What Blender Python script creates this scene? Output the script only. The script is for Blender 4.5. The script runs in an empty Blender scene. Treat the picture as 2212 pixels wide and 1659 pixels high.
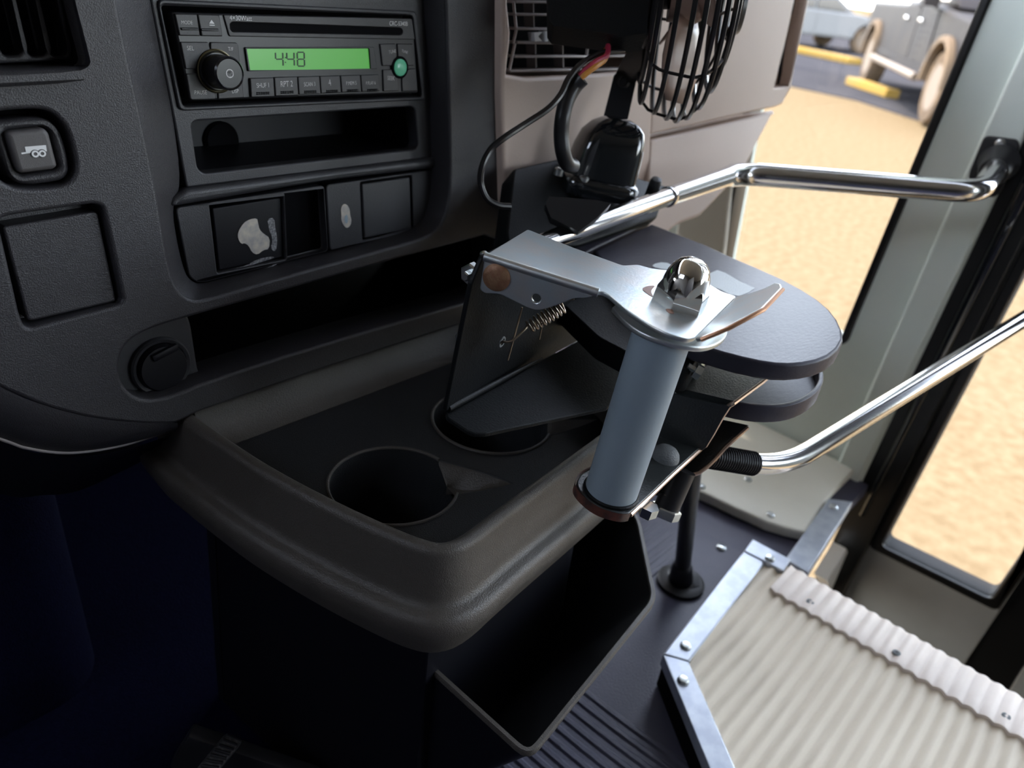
import bpy, bmesh, math, random
from mathutils import Vector, Matrix
random.seed(7)
SC = bpy.context.scene
COL = SC.collection

# ------------------------------------------------------------------ camera, sky, sun, exposure
CAM = Vector((0.0, 0.0, 1.35))                      # eye point, metres above the ground outside
FPX, CX, CY = 1680.0, 1106.0, 829.5                 # focal length and centre in pixels of the 2212 x 1659 frame
RIGHT = Vector((0.66957038, -0.73364959, 0.11590422))
DOWN = Vector((-0.28896605, -0.40105866, -0.86928164))
FWD = Vector((0.68423251, 0.54855286, -0.48053682))
cd = bpy.data.cameras.new('camera')
cam = bpy.data.objects.new('camera', cd); COL.objects.link(cam)
m = Matrix.Identity(4)
for i in range(3):
    m[i][0] = RIGHT[i]; m[i][1] = -DOWN[i]; m[i][2] = -FWD[i]; m[i][3] = CAM[i]
cam.matrix_world = m
cd.sensor_width = 36.0; cd.lens = 36.0 * FPX / 2212.0
cd.clip_start = 0.02; cd.clip_end = 500
cd.dof.use_dof = True; cd.dof.focus_distance = 0.45; cd.dof.aperture_fstop = 8.0
SC.camera = cam

W = bpy.data.worlds.new('sky'); SC.world = W; W.use_nodes = True
wn = W.node_tree; wn.nodes.clear()
sky = wn.nodes.new('ShaderNodeTexSky'); sky.sky_type = 'NISHITA'; sky.sun_disc = False
sky.sun_elevation = math.radians(52); sky.sun_rotation = math.radians(10); sky.dust_density = 1.0; sky.air_density = 1.0
bgn = wn.nodes.new('ShaderNodeBackground'); bgn.inputs['Strength'].default_value = 0.55
won = wn.nodes.new('ShaderNodeOutputWorld')
hsv = wn.nodes.new('ShaderNodeHueSaturation'); hsv.inputs['Saturation'].default_value = 0.46
wn.links.new(sky.outputs[0], hsv.inputs['Color']); wn.links.new(hsv.outputs[0], bgn.inputs[0]); wn.links.new(bgn.outputs[0], won.inputs[0])

sl = bpy.data.lights.new('sun', 'SUN'); sl.energy = 2.4; sl.angle = math.radians(0.6); sl.color = (1.0, 0.86, 0.68)
sun = bpy.data.objects.new('sun', sl); COL.objects.link(sun)
sun.rotation_euler = Vector((-0.06, -0.60, -0.79)).to_track_quat('-Z', 'Y').to_euler()

SC.view_settings.view_transform = 'Standard'; SC.view_settings.look = 'None'
SC.view_settings.exposure = 1.98; SC.view_settings.gamma = 1.0
SC.view_settings.use_curve_mapping = False

# ------------------------------------------------------------------ helpers
def ray(px, py):
    return RIGHT * ((px - CX) / FPX) + DOWN * ((py - CY) / FPX) + FWD
def atdepth(px, py, d): return CAM + ray(px, py) * d
def onplane(px, py, O, N):
    r = ray(px, py); return CAM + r * ((O - CAM).dot(N) / r.dot(N))
def L(x, y, z): return CAM + Vector((x, y, z))     # metres from the eye point: right, forward, up
def zoomed(ox, oy, s, pts): return [(ox + x / s, oy + y / s) for x, y in pts]

class Frame:
    def __init__(self, O, u, v):
        self.O = Vector(O); self.u = Vector(u).normalized(); self.v = Vector(v)
        self.v = (self.v - self.u * self.v.dot(self.u)).normalized(); self.n = self.u.cross(self.v)
    def px(self, pts, h=0.0):
        out = []
        for p in pts:
            q = onplane(p[0], p[1], self.O + self.n * h, self.n) - self.O
            out.append((q.dot(self.u), q.dot(self.v)))
        return out
    def pt(self, a, b, h=0.0): return self.O + self.u * a + self.v * b + self.n * h

WO = {}
def link(name, me, mat, parent=None, loc=None, smooth=35):
    """me holds world coordinates; the object gets an origin of its own at the shape's centre"""
    co = [v.co for v in me.vertices]
    if loc is None:
        lo = Vector((min(c.x for c in co), min(c.y for c in co), min(c.z for c in co)))
        hi = Vector((max(c.x for c in co), max(c.y for c in co), max(c.z for c in co)))
        loc = (lo + hi) / 2
        if parent is None: loc.z = lo.z
    me.transform(Matrix.Translation(-loc))
    if smooth:
        me.shade_smooth(); me.set_sharp_from_angle(angle=math.radians(smooth))
    if mat is not None and not me.materials: me.materials.append(mat)
    o = bpy.data.objects.new(name, me); COL.objects.link(o); WO[o.name] = loc.copy()
    if parent is not None:
        o.parent = parent; o.location = loc - WO[parent.name]
    else: o.location = loc
    return o
def thing(name, label, cat, loc, group=None):
    o = bpy.data.objects.new(name, None); COL.objects.link(o); o.location = loc; WO[o.name] = Vector(loc)
    o.empty_display_size = 0.02
    o['label'] = label; o['category'] = cat
    if group: o['group'] = group
    return o
def tag(o, label, cat, group=None):
    o['label'] = label; o['category'] = cat
    if group: o['group'] = group
    return o
def structure(o, label=None, cat=None):
    o['kind'] = 'structure'
    if label: o['label'] = label
    if cat: o['category'] = cat
    return o
def lab(o, s): o['label'] = s; return o

def mesh_from(verts, faces, name='m'):
    me = bpy.data.meshes.new(name); me.from_pydata([tuple(v) for v in verts], [], faces); me.validate()
    bm = bmesh.new(); bm.from_mesh(me); bmesh.ops.remove_doubles(bm, verts=bm.verts, dist=1e-6)
    bmesh.ops.recalc_face_normals(bm, faces=bm.faces); bm.to_mesh(me); bm.free()
    return me

def chaikin(pts, n=1):
    for _ in range(n):
        q = []
        for i in range(len(pts)):
            a, b = pts[i], pts[(i + 1) % len(pts)]
            q.append((a[0] * .75 + b[0] * .25, a[1] * .75 + b[1] * .25)); q.append((a[0] * .25 + b[0] * .75, a[1] * .25 + b[1] * .75))
        pts = q
    return pts
def rounded(pts, r, k=4):
    out = []; n = len(pts)
    for i in range(n):
        p0, p, p1 = Vector(pts[i - 1]), Vector(pts[i]), Vector(pts[(i + 1) % n])
        d0, d1 = p0 - p, p1 - p
        rr = min(r, d0.length * .45, d1.length * .45)
        if rr < 1e-6: out.append(tuple(p)); continue
        a = p + d0.normalized() * rr; b = p + d1.normalized() * rr
        for j in range(k + 1):
            t = j / k; q = a * (1 - t) ** 2 + p * 2 * t * (1 - t) + b * t * t
            out.append((q.x, q.y))
    return out
def inset(pts, d):
    """move a closed outline inwards (d>0) along its vertex normals"""
    n = len(pts); ar = sum(pts[i][0] * pts[(i + 1) % n][1] - pts[(i + 1) % n][0] * pts[i][1] for i in range(n))
    s = 1 if ar > 0 else -1; out = []
    for i in range(n):
        p0, p, p1 = Vector(pts[i - 1]), Vector(pts[i]), Vector(pts[(i + 1) % n])
        e0, e1 = (p - p0), (p1 - p)
        if e0.length < 1e-9: e0 = e1
        if e1.length < 1e-9: e1 = e0
        e0 = e0.normalized(); e1 = e1.normalized()
        n0 = Vector((-e0.y, e0.x)) * s; n1 = Vector((-e1.y, e1.x)) * s
        b = (n0 + n1); b = b.normalized() if b.length > 1e-6 else n0
        c = max(.35, b.dot(n0)); q = p + b * (d / c); out.append((q.x, q.y))
    return out
def circle(c, r, n=32, ry=None, rot=0.0):
    ry = ry or r
    return [(c[0] + r * math.cos(t) * math.cos(rot) - ry * math.sin(t) * math.sin(rot), c[1] + r * math.cos(t) * math.sin(rot) + ry * math.sin(t) * math.cos(rot))
            for t in [2 * math.pi * i / n for i in range(n)]]

DG = bpy.context.evaluated_depsgraph_get
def plate_mesh(fr, outer, holes, h0, h1, bevel=0.0, res=2):
    """a flat sheet in the frame's plane, between heights h0 and h1, with real holes and rounded edges"""
    cu = bpy.data.curves.new('c', 'CURVE'); cu.dimensions = '2D'; cu.fill_mode = 'BOTH'
    for loop in [outer] + list(holes):
        sp = cu.splines.new('POLY'); sp.points.add(len(loop) - 1)
        for i, p in enumerate(loop): sp.points[i].co = (p[0], p[1], 0, 1)
        sp.use_cyclic_u = True
    t = abs(h1 - h0); bevel = min(bevel, t * .49)
    cu.extrude = t / 2 - bevel
    cu.bevel_depth = bevel; cu.bevel_resolution = res
    if bevel: cu.offset = -bevel
    o = bpy.data.objects.new('tmp', cu); COL.objects.link(o)
    dg = DG(); dg.update()
    me = bpy.data.meshes.new_from_object(o.evaluated_get(dg))
    bpy.data.objects.remove(o); bpy.data.curves.remove(cu)
    mid = (h0 + h1) / 2
    M = Matrix(((fr.u.x, fr.v.x, fr.n.x, 0), (fr.u.y, fr.v.y, fr.n.y, 0), (fr.u.z, fr.v.z, fr.n.z, 0), (0, 0, 0, 1)))
    M.translation = fr.O + fr.n * mid
    me.transform(M); me.materials.clear()
    return me
def plate(name, fr, outer, h0, h1, mat, parent=None, holes=(), bevel=0.0, res=2, loc=None):
    return link(name, plate_mesh(fr, outer, holes, h0, h1, bevel, res), mat, parent, loc)
def panel(name, fr, pxs, h0, h1, mat, parent=None, holes=(), bevel=0.0, r=0.0, smooth=0, res=2):
    """plate whose outline is measured in the photograph at its front face"""
    def mk(p):
        q = fr.px(p, h1)
        if smooth: q = chaikin(q, smooth)
        if r: q = rounded(q, r)
        return q
    return plate(name, fr, mk(pxs), h0, h1, mat, parent, holes, bevel, res)

def fillet(pts, r, k=6):
    out = [Vector(pts[0])]
    for i in range(1, len(pts) - 1):
        p0, p, p1 = Vector(pts[i - 1]), Vector(pts[i]), Vector(pts[i + 1])
        rr = min(r, (p0 - p).length * .48, (p1 - p).length * .48)
        a = p + (p0 - p).normalized() * rr; b = p + (p1 - p).normalized() * rr
        for j in range(k + 1):
            t = j / k; out.append(a * (1 - t) ** 2 + p * 2 * t * (1 - t) + b * t * t)
    out.append(Vector(pts[-1])); return out
def spline(pts, n=8):
    P = [Vector(p) for p in pts]; P = [P[0] * 2 - P[1]] + P + [P[-1] * 2 - P[-2]]; out = []
    for i in range(1, len(P) - 2):
        for j in range(n):
            t = j / n; a, b, c, d = P[i - 1:i + 3]
            out.append(.5 * ((2 * b) + (c - a) * t + (2 * a - 5 * b + 4 * c - d) * t * t + (3 * b - a - 3 * c + d) * t ** 3))
    out.append(P[-2]); return out
def tube_mesh(pts, r, seg=14, caps=True, closed=False):
    pts = [Vector(p) for p in pts]; n = len(pts); R = r if isinstance(r, (list, tuple)) else [r] * n
    if len(R) != n: R = [R[0] + (R[-1] - R[0]) * i / (n - 1) for i in range(n)]
    vs, fs = [], []; t = (pts[1] - pts[0]).normalized()
    up = t.orthogonal().normalized()
    for i in range(n):
        if closed: tt = (pts[(i + 1) % n] - pts[i - 1]).normalized()
        elif i == 0: tt = (pts[1] - pts[0]).normalized()
        elif i == n - 1: tt = (pts[-1] - pts[-2]).normalized()
        else: tt = (pts[i + 1] - pts[i - 1]).normalized()
        up = (up - tt * up.dot(tt)).normalized(); w = tt.cross(up)
        for k in range(seg):
            a = 2 * math.pi * k / seg; vs.append(pts[i] + (up * math.cos(a) + w * math.sin(a)) * R[i])
    for i in range(n if closed else n - 1):
        j = (i + 1) % n
        for k in range(seg):
            fs.append((i * seg + k, i * seg + (k + 1) % seg, j * seg + (k + 1) % seg, j * seg + k))
    if caps and not closed:
        fs.append(tuple(range(seg))[::-1]); fs.append(tuple((n - 1) * seg + k for k in range(seg)))
    me = bpy.data.meshes.new('tube'); me.from_pydata([tuple(v) for v in vs], [], fs)
    return me
def tube(name, pts, r, mat, parent=None, seg=14, caps=True, closed=False): return link(name, tube_mesh(pts, r, seg, caps, closed), mat, parent)
def lathe_mesh(O, axis, prof, seg=32, a0=0.0):
    """prof: (radius, height along axis) pairs"""
    axis = Vector(axis).normalized(); u = axis.orthogonal().normalized(); w = axis.cross(u); vs, fs = [], []
    for r, h in prof:
        for k in range(seg):
            t = a0 + 2 * math.pi * k / seg; vs.append(Vector(O) + axis * h + (u * math.cos(t) + w * math.sin(t)) * r)
    for i in range(len(prof) - 1):
        for k in range(seg): fs.append((i * seg + k, i * seg + (k + 1) % seg, (i + 1) * seg + (k + 1) % seg, (i + 1) * seg + k))
    if prof[0][0] > 1e-7: fs.append(tuple(range(seg))[::-1])
    if prof[-1][0] > 1e-7: fs.append(tuple((len(prof) - 1) * seg + k for k in range(seg)))
    return mesh_from(vs, fs)
def lathe(name, O, axis, prof, mat, parent=None, seg=32, smooth=35, a0=0.0): return link(name, lathe_mesh(O, axis, prof, seg, a0), mat, parent, None, smooth)
def boxm(c, ux, uy, uz, bevel=0.0, seg=2):
    """box: centre and three half-extent vectors"""
    c, ux, uy, uz = Vector(c), Vector(ux), Vector(uy), Vector(uz); bm = bmesh.new()
    bmesh.ops.create_cube(bm, size=2.0)
    for v in bm.verts: v.co = c + ux * v.co.x + uy * v.co.y + uz * v.co.z
    if bevel: bmesh.ops.bevel(bm, geom=bm.edges[:], offset=bevel, segments=seg, affect='EDGES', profile=.5)
    bmesh.ops.recalc_face_normals(bm, faces=bm.faces)
    me = bpy.data.meshes.new('box'); bm.to_mesh(me); bm.free(); return me
def box(name, c, ux, uy, uz, mat, parent=None, bevel=0.0): return link(name, boxm(c, ux, uy, uz, bevel), mat, parent)
def joined(meshes):
    bm = bmesh.new()
    for me in meshes: bm.from_mesh(me)
    out = bpy.data.meshes.new('j'); bm.to_mesh(out); bm.free(); return out
def surf_mesh(rows, closed=False):
    n = len(rows[0]); vs = [p for r in rows for p in r]; fs = []
    for i in range(len(rows) - 1):
        for k in range(n if closed else n - 1):
            j = (k + 1) % n; fs.append((i * n + k, i * n + j, (i + 1) * n + j, (i + 1) * n + k))
    return mesh_from(vs, fs)
def ribbon_mesh(Lp, Rp, t):
    """bent strap: left and right edge points of the top face, thickness t downwards"""
    n = len(Lp); top, bot = [], []; vs = []
    for i in range(n):
        l, r = Vector(Lp[i]), Vector(Rp[i]); a = max(i - 1, 0); b = min(i + 1, n - 1)
        along = (Vector(Lp[b]) + Vector(Rp[b]) - Vector(Lp[a]) - Vector(Rp[a])).normalized()
        nn = along.cross((r - l).normalized()).normalized()
        if nn.z < 0: nn = -nn
        vs += [l, r, r - nn * t, l - nn * t]
    fs = []
    for i in range(n - 1):
        for k in range(4): fs.append((i * 4 + k, i * 4 + (k + 1) % 4, (i + 1) * 4 + (k + 1) % 4, (i + 1) * 4 + k))
    fs += [(0, 1, 2, 3), tuple((n - 1) * 4 + k for k in (3, 2, 1, 0))]
    return mesh_from(vs, fs)

def text(name, fr, h, s, p0, p1, mat, parent, ys=1.0, depth=0.00015):
    """lettering whose baseline runs between two points measured in the photograph"""
    a, b = [Vector(q) for q in fr.px([p0, p1], h)]
    cu = bpy.data.curves.new('t', 'FONT'); cu.body = s; cu.size = 1.0; cu.extrude = 0.0
    o = bpy.data.objects.new('tmp', cu); COL.objects.link(o); dg = DG(); dg.update()
    me = bpy.data.meshes.new_from_object(o.evaluated_get(dg)); bpy.data.objects.remove(o); bpy.data.curves.remove(cu)
    xs = [v.co.x for v in me.vertices]; x0, x1 = min(xs), max(xs); d = b - a; k = d.length / (x1 - x0); d.normalize(); e = Vector((-d.y, d.x))
    for v in me.vertices:
        q = a + d * ((v.co.x - x0) * k) + e * (v.co.y * k * ys); v.co = fr.pt(q.x, q.y, h + depth)
    me.materials.clear()
    return link(name, me, mat, parent, smooth=0)

# ------------------------------------------------------------------ materials
def mat(name, col, rough=.5, metal=0.0, spec=.5, bump=0.0, bscale=900.0, var=0.0, vscale=40.0, col2=None, coat=0.0, lo=.35, hi=.65, detail=3.0, stretch=None):
    m = bpy.data.materials.new(name); m.use_nodes = True; nt = m.node_tree; b = nt.nodes['Principled BSDF']
    b.inputs['Base Color'].default_value = (*col, 1); b.inputs['Roughness'].default_value = rough; b.inputs['Metallic'].default_value = metal
    b.inputs['Specular IOR Level'].default_value = spec; b.inputs['Coat Weight'].default_value = coat; b.inputs['Coat Roughness'].default_value = .08
    tc = nt.nodes.new('ShaderNodeTexCoord'); src = tc.outputs['Object']
    if stretch:
        mp = nt.nodes.new('ShaderNodeMapping'); mp.inputs['Scale'].default_value = stretch; nt.links.new(src, mp.inputs[0]); src = mp.outputs[0]
    if col2 is not None:
        nz = nt.nodes.new('ShaderNodeTexNoise'); nz.inputs['Scale'].default_value = vscale; nz.inputs['Detail'].default_value = detail; nt.links.new(src, nz.inputs['Vector'])
        rp = nt.nodes.new('ShaderNodeValToRGB'); rp.color_ramp.elements[0].position = lo; rp.color_ramp.elements[1].position = hi
        rp.color_ramp.elements[0].color = (*col, 1); rp.color_ramp.elements[1].color = (*col2, 1)
        nt.links.new(nz.outputs['Fac'], rp.inputs[0]); nt.links.new(rp.outputs[0], b.inputs['Base Color'])
    if bump:
        n2 = nt.nodes.new('ShaderNodeTexNoise'); n2.inputs['Scale'].default_value = bscale; n2.inputs['Detail'].default_value = 2; nt.links.new(src, n2.inputs['Vector'])
        bp = nt.nodes.new('ShaderNodeBump'); bp.inputs['Strength'].default_value = bump; bp.inputs['Distance'].default_value = .002
        nt.links.new(n2.outputs['Fac'], bp.inputs['Height']); nt.links.new(bp.outputs[0], b.inputs['Normal'])
    return m
def emit(name, col, s, base=(0.02, 0.02, 0.02)):
    m = mat(name, base, .25); b = m.node_tree.nodes['Principled BSDF']
    b.inputs['Emission Color'].default_value = (*col, 1); b.inputs['Emission Strength'].default_value = s; return m
def glass(name, tint=(1, 1, 1)):
    m = bpy.data.materials.new(name); m.use_nodes = True; nt = m.node_tree; nt.nodes.clear()
    o = nt.nodes.new('ShaderNodeOutputMaterial'); mx = nt.nodes.new('ShaderNodeMixShader'); tr = nt.nodes.new('ShaderNodeBsdfTransparent'); gl = nt.nodes.new('ShaderNodeBsdfGlossy')
    fr = nt.nodes.new('ShaderNodeFresnel'); fr.inputs['IOR'].default_value = 1.35; tr.inputs[0].default_value = (*tint, 1); gl.inputs['Roughness'].default_value = .02
    nt.links.new(fr.outputs[0], mx.inputs[0]); nt.links.new(tr.outputs[0], mx.inputs[1]); nt.links.new(gl.outputs[0], mx.inputs[2]); nt.links.new(mx.outputs[0], o.inputs[0]); return m

M = {}
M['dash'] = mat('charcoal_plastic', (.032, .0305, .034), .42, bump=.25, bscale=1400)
M['fascia'] = mat('fascia_plastic', (.032, .032, .036), .42, bump=.15, bscale=1600)
M['black'] = mat('black_plastic', (.006, .006, .009), .45, spec=.3)
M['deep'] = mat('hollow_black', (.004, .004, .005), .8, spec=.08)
M['radio'] = mat('radio_black', (.018, .018, .020), .35)
M['button'] = mat('radio_key', (.030, .029, .030), .42, bump=.1, bscale=2500)
M['knobm'] = mat('knob_black', (.014, .014, .016), .25)
M['brass'] = mat('dull_gold_ring', (.16, .14, .08), .3, metal=.9)
M['print'] = mat('white_print', (.75, .75, .75), .6)
M['greyprint'] = mat('grey_print', (.62, .61, .60), .6)
M['switchface'] = mat('switch_key', (.085, .078, .078), .5, bump=.15, bscale=2500)
M['lcd'] = emit('lcd_backlight', (.09, .42, .06), .165, (.05, .10, .05))
M['lcdink'] = mat('lcd_ink', (.004, .03, .01), .5)
M['greenkey'] = emit('green_key', (.06, .30, .18), .09, (.1, .3, .2))
M['paper'] = mat('label_residue', (.70, .64, .54), .8, col2=(.45, .43, .42), vscale=160)
M['smear'] = mat('white_smear', (.13, .13, .14), .7, col2=(.42, .42, .43), vscale=700, lo=.4, hi=.7)
M['taupe'] = mat('taupe_dash_plastic', (.54, .42, .35), .5, bump=.2, bscale=1400)
M['trayshade'] = mat('shaded_console_plastic', (.016, .017, .019), .5, bump=.3, bscale=1300)  # darker copy of console plastic, paints shade into tray floor and cups
M['wornsteel'] = mat('worn_steel_edge', (.62, .46, .36), .3, metal=.9)
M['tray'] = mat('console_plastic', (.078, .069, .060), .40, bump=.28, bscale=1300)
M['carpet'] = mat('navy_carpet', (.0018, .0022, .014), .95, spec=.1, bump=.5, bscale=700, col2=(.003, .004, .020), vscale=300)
M['rubber'] = mat('floor_rubber', (.050, .050, .085), .42, bump=.2, bscale=500, col2=(.070, .068, .105), vscale=14)
M['rubbers'] = mat('seal_rubber', (.008, .008, .008), .35)
M['sealmatt'] = mat('matt_seal_rubber', (.008, .008, .008), .7, spec=.15)
M['paint'] = mat('pale_green_paint', (.78, .86, .79), .36, bump=.03, bscale=300, col2=(.82, .88, .81), vscale=9)
M['cream'] = mat('cream_panel', (.86, .83, .72), .5, bump=.05, bscale=300, col2=(.80, .77, .66), vscale=10)
M['doorgrey'] = mat('door_grey_paint', (.30, .30, .29), .5, col2=(.34, .34, .33), vscale=12)
M['alu'] = mat('galvanised_trim', (.62, .66, .72), .42, metal=.55, col2=(.50, .54, .62), vscale=70)
M['tread'] = mat('beige_rubber', (.86, .76, .60), .6, bump=.1, bscale=600, col2=(.78, .68, .53), vscale=25, stretch=(.35, 1, 1))
M['nosing'] = mat('pale_nosing_rubber', (.88, .77, .68), .55, bump=.1, bscale=600, col2=(.78, .68, .60), vscale=25)
M['chrome'] = mat('polished_steel', (.78, .77, .76), .13, metal=1.0)
M['chromenut'] = mat('chrome', (.86, .84, .80), .06, metal=1.0)
M['zinc'] = mat('zinc_steel', (.60, .63, .62), .3, metal=1.0)
M['painted'] = mat('dark_teal_painted_steel', (.56, .64, .67), .36, metal=.9, bump=.05, bscale=500, col2=(.62, .62, .61), vscale=60)
M['strap'] = mat('dark_grey_strap_steel', (.026, .030, .031), .38, spec=.6, bump=.15, bscale=700)
M['blacksteel'] = mat('black_painted_steel', (.007, .008, .009), .45, spec=.15, bump=.15, bscale=700)
M['rust'] = mat('rusty_edge', (.13, .045, .03), .4, col2=(.035, .018, .016), vscale=150, coat=.2)
M['rivet'] = mat('browned_rivet', (.24, .115, .065), .45, metal=.4, col2=(.32, .18, .10), vscale=260, bump=.2, bscale=900)
M['bare'] = mat('worn_primer_patch', (.30, .18, .14), .6)
M['grip'] = mat('blue_grey_plastic', (.25, .31, .36), .38, bump=.03, bscale=500, col2=(.27, .33, .375), vscale=30)
M['bumper'] = mat('grey_rubber', (.16, .17, .175), .6, bump=.3, bscale=900)
M['disc'] = mat('black_delrin', (.036, .035, .053), .42, spec=.24, bump=.08, bscale=500, col2=(.055, .053, .070), vscale=35, stretch=(.35, 1, 1))
M['tape'] = mat('tape_residue', (.72, .78, .79), .55, bump=.2, bscale=900)
M['spring'] = mat('spring_wire', (.34, .27, .20), .35, metal=1.0)
M['gloss'] = mat('gloss_black', (.010, .012, .014), .08, coat=1.0)
M['satin'] = mat('satin_black', (.016, .016, .018), .38)
M['wire'] = mat('black_wire', (.010, .009, .010), .3)
M['red'] = mat('red_wire', (.42, .03, .07), .4)
M['yellow'] = mat('orange_wire', (.62, .26, .04), .4)
M['blade'] = mat('tan_fan_blade', (.36, .24, .19), .35)
M['slat'] = mat('vent_slat', (.36, .32, .31), .45)
M['white'] = mat('white_plastic', (.75, .75, .76), .4)
M['glass'] = glass('window_glass')
M['ground'] = mat('dry_gravel', (.104, .075, .043), .95, spec=0, col2=(.134, .102, .062), vscale=20.0, lo=.36, hi=.66, detail=12)
M['asphalt'] = mat('asphalt', (.030, .030, .034), .95, spec=0, col2=(.040, .039, .042), vscale=.8)
M['kerb'] = mat('yellow_kerb_paint', (.21, .125, .02), .8, spec=.1, col2=(.17, .115, .04), vscale=1.2)
M['truckpaint'] = mat('dark_grey_car_paint', (.009, .007, .008), .6, spec=.1, col2=(.018, .014, .012), vscale=1.3)
M['mud'] = mat('dusty_flare', (.125, .088, .056), .8, spec=.05, col2=(.10, .075, .055), vscale=3)
M['tyre'] = mat('dusty_tyre', (.11, .075, .046), .9, spec=.05, col2=(.06, .045, .033), vscale=6)
M['rim'] = mat('dusty_alloy', (.10, .072, .048), .7, metal=.1)
M['carglass'] = mat('car_window_dark', (.02, .02, .025), .08, coat=.6)
M['whitepaint'] = mat('white_car_paint', (.15, .147, .142), .5, spec=.15)
M['redlamp'] = mat('tail_lamp', (.45, .08, .05), .3)
# ------------------------------------------------------------------ the bus body around the driver's corner
Zf = -0.60                                           # bus floor, relative to the eye
WX = 1.06                                            # right-hand side of the body
WF = Frame(L(WX, 0, 0), (0, -1, 0), (0, 0, 1))       # its inner face, looking outwards
FL = Frame(L(0, 0, Zf), (1, 0, 0), (0, 1, 0))        # the floor plane

def wpx(p, h=0): return WF.px(p, h)
def ext(p0, p1, b, h=0):
    """continue the measured edge p0-p1 of the side wall up to height b"""
    (a0, b0), (a1, b1) = WF.px([p0, p1], h); return (a0 + (a1 - a0) * (b - b0) / (b1 - b0), b)

win = [ext((1583, 390), (1552, 560), .58)] + wpx([(1583, 390), (1552, 560), (1545, 640)]) + wpx([(1700, 700), (1800, 742), (1828, 738), (1837, 712)]) + [ext((1835, 715), (2135, 0), .58)]
win = rounded(win, .012)
wall_out = [(-.95, .75), (-.95, -.66), (wpx([(1840, 1085)])[0][0], -.66), wpx([(1840, 1085)])[0], ext((1840, 1085), (2212, 300), .75)]
qwin = rounded([(-.92, .60), (-.92, .02), (-.54, .02), (-.54, .60)], .03)
w = structure(plate('wall_right', WF, wall_out, -.05, 0, M['paint'], None, [win, qwin], bevel=.003))
structure(plate('window_2', WF, inset(qwin, .002), -.022, -.018, M['glass'], None))
# crease: the rear half of the pillar stands a little proud
cr = wpx([(2150, 235), (2053, 446), (1975, 625), (1883, 835), (1795, 1040), (1838, 1082), (1961, 812), (2167, 396), (2230, 262)])
panel_a = ext((2053, 446), (2150, 235), .72); panel_b = ext((2167, 396), (2230, 262), .72)
cr = [panel_a] + cr[1:-1] + [panel_b]
plate('pillar_cover', WF, cr, 0, .008, M['paint'], w, bevel=.006, res=3)
wg = structure(plate('window_1', WF, inset(win, .002), -.022, -.018, M['glass'], None))
plate('gasket', WF, inset(win, -.003), -.034, .004, M['rubbers'], wg, [inset(win, .008)], bevel=.003)

# rear side of the body, roof, driver's side, bulkhead (beyond the frame, they keep the interior dark)
rear_out = [(.66, .75), (.66, -.62), (3.2, -.62), (3.2, .75)]
structure(plate('wall_right_rear', WF, rear_out, -.05, 0, M['paint'], None, [[(.72, .46), (.72, .0), (1.6, .0), (1.6, .46)], [(1.75, .46), (1.75, .0), (3.0, .0), (3.0, .46)]]))
structure(box('ceiling', L(.05, -1.1, .78), (1.0, 0, 0), (0, 2.1, 0), (0, 0, .03), M['doorgrey']))
structure(plate('wall_left', Frame(L(-.85, 0, 0), (0, 1, 0), (0, 0, 1)), [(-3.2, -.62), (1.0, -.62), (1.0, .78), (-3.2, .78)], -.05, 0, M['dash'], None, [[(.10, .36), (.66, .36), (.66, .70), (.10, .70)]]))
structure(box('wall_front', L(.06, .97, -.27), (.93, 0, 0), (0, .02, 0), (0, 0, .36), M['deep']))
structure(box('wall_back', L(.10, -3.2, .08), (.99, 0, 0), (0, .02, 0), (0, 0, .72), M['dash']))
structure(box('floor_rear', L(-.05, -1.65, Zf - .02), (.80, 0, 0), (0, 1.5, 0), (0, 0, .02), M['rubber']))

structure(box('unseen_light_blocker', L(-.46, -.62, -.1), (.38, 0, 0), (0, .015, 0), (0, 0, .52), M['dash']))  # added unseen panel, blocks light from the back left
# ribbed floor: ribs run fore and aft between console and step
def rib_floor():
    prof = [(-.80, 0), (.10, 0), (.29, 0)]; x = .30
    while x < .475:
        for dx, dz in ((0, 0), (.0022, .0016), (.0058, .0016), (.008, 0)): prof.append((x + dx, dz))
        x += .0125
    prof += [(.50, 0), (.60, 0), (.774, 0)]
    rows = []
    for y in [-.16 + .02 * i for i in range(57)]:
        k = 0.0 if y > .27 else min(1.0, (.27 - y) / .02); bend = 0 if y > .22 else (.22 - y) ** 2 * .9
        rows.append([L(px_ + (bend * (px_ - .2) / .2 * .5 if .29 < px_ < .50 else 0), y, Zf + dz * k) for px_, dz in prof])
    return surf_mesh(rows)
fl = structure(link('floor', rib_floor(), M['rubber'], None, None, 25))
plate('floor_corner', FL, [(.774, .178), (WX, .178), (WX, .96), (.774, .96)], -.02, 0, M['rubber'], fl)
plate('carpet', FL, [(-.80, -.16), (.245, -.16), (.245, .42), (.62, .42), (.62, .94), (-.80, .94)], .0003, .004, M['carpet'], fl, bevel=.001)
# cross ribs towards the bulkhead
def cross():
    rows = []; prof = [(.27, -.001)]; y = .28
    while y < .40:
        for dy, dz in ((0, -.001), (.002, .0012), (.006, .0012), (.008, -.001)): prof.append((y + dy, dz))
        y += .013
    for x in (.50, .62, .74): rows.append([L(x, y_, Zf + dz) for y_, dz in prof])
    return surf_mesh(rows)
link('cross_ribs', cross(), M['rubber'], fl, None, 25)

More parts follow.
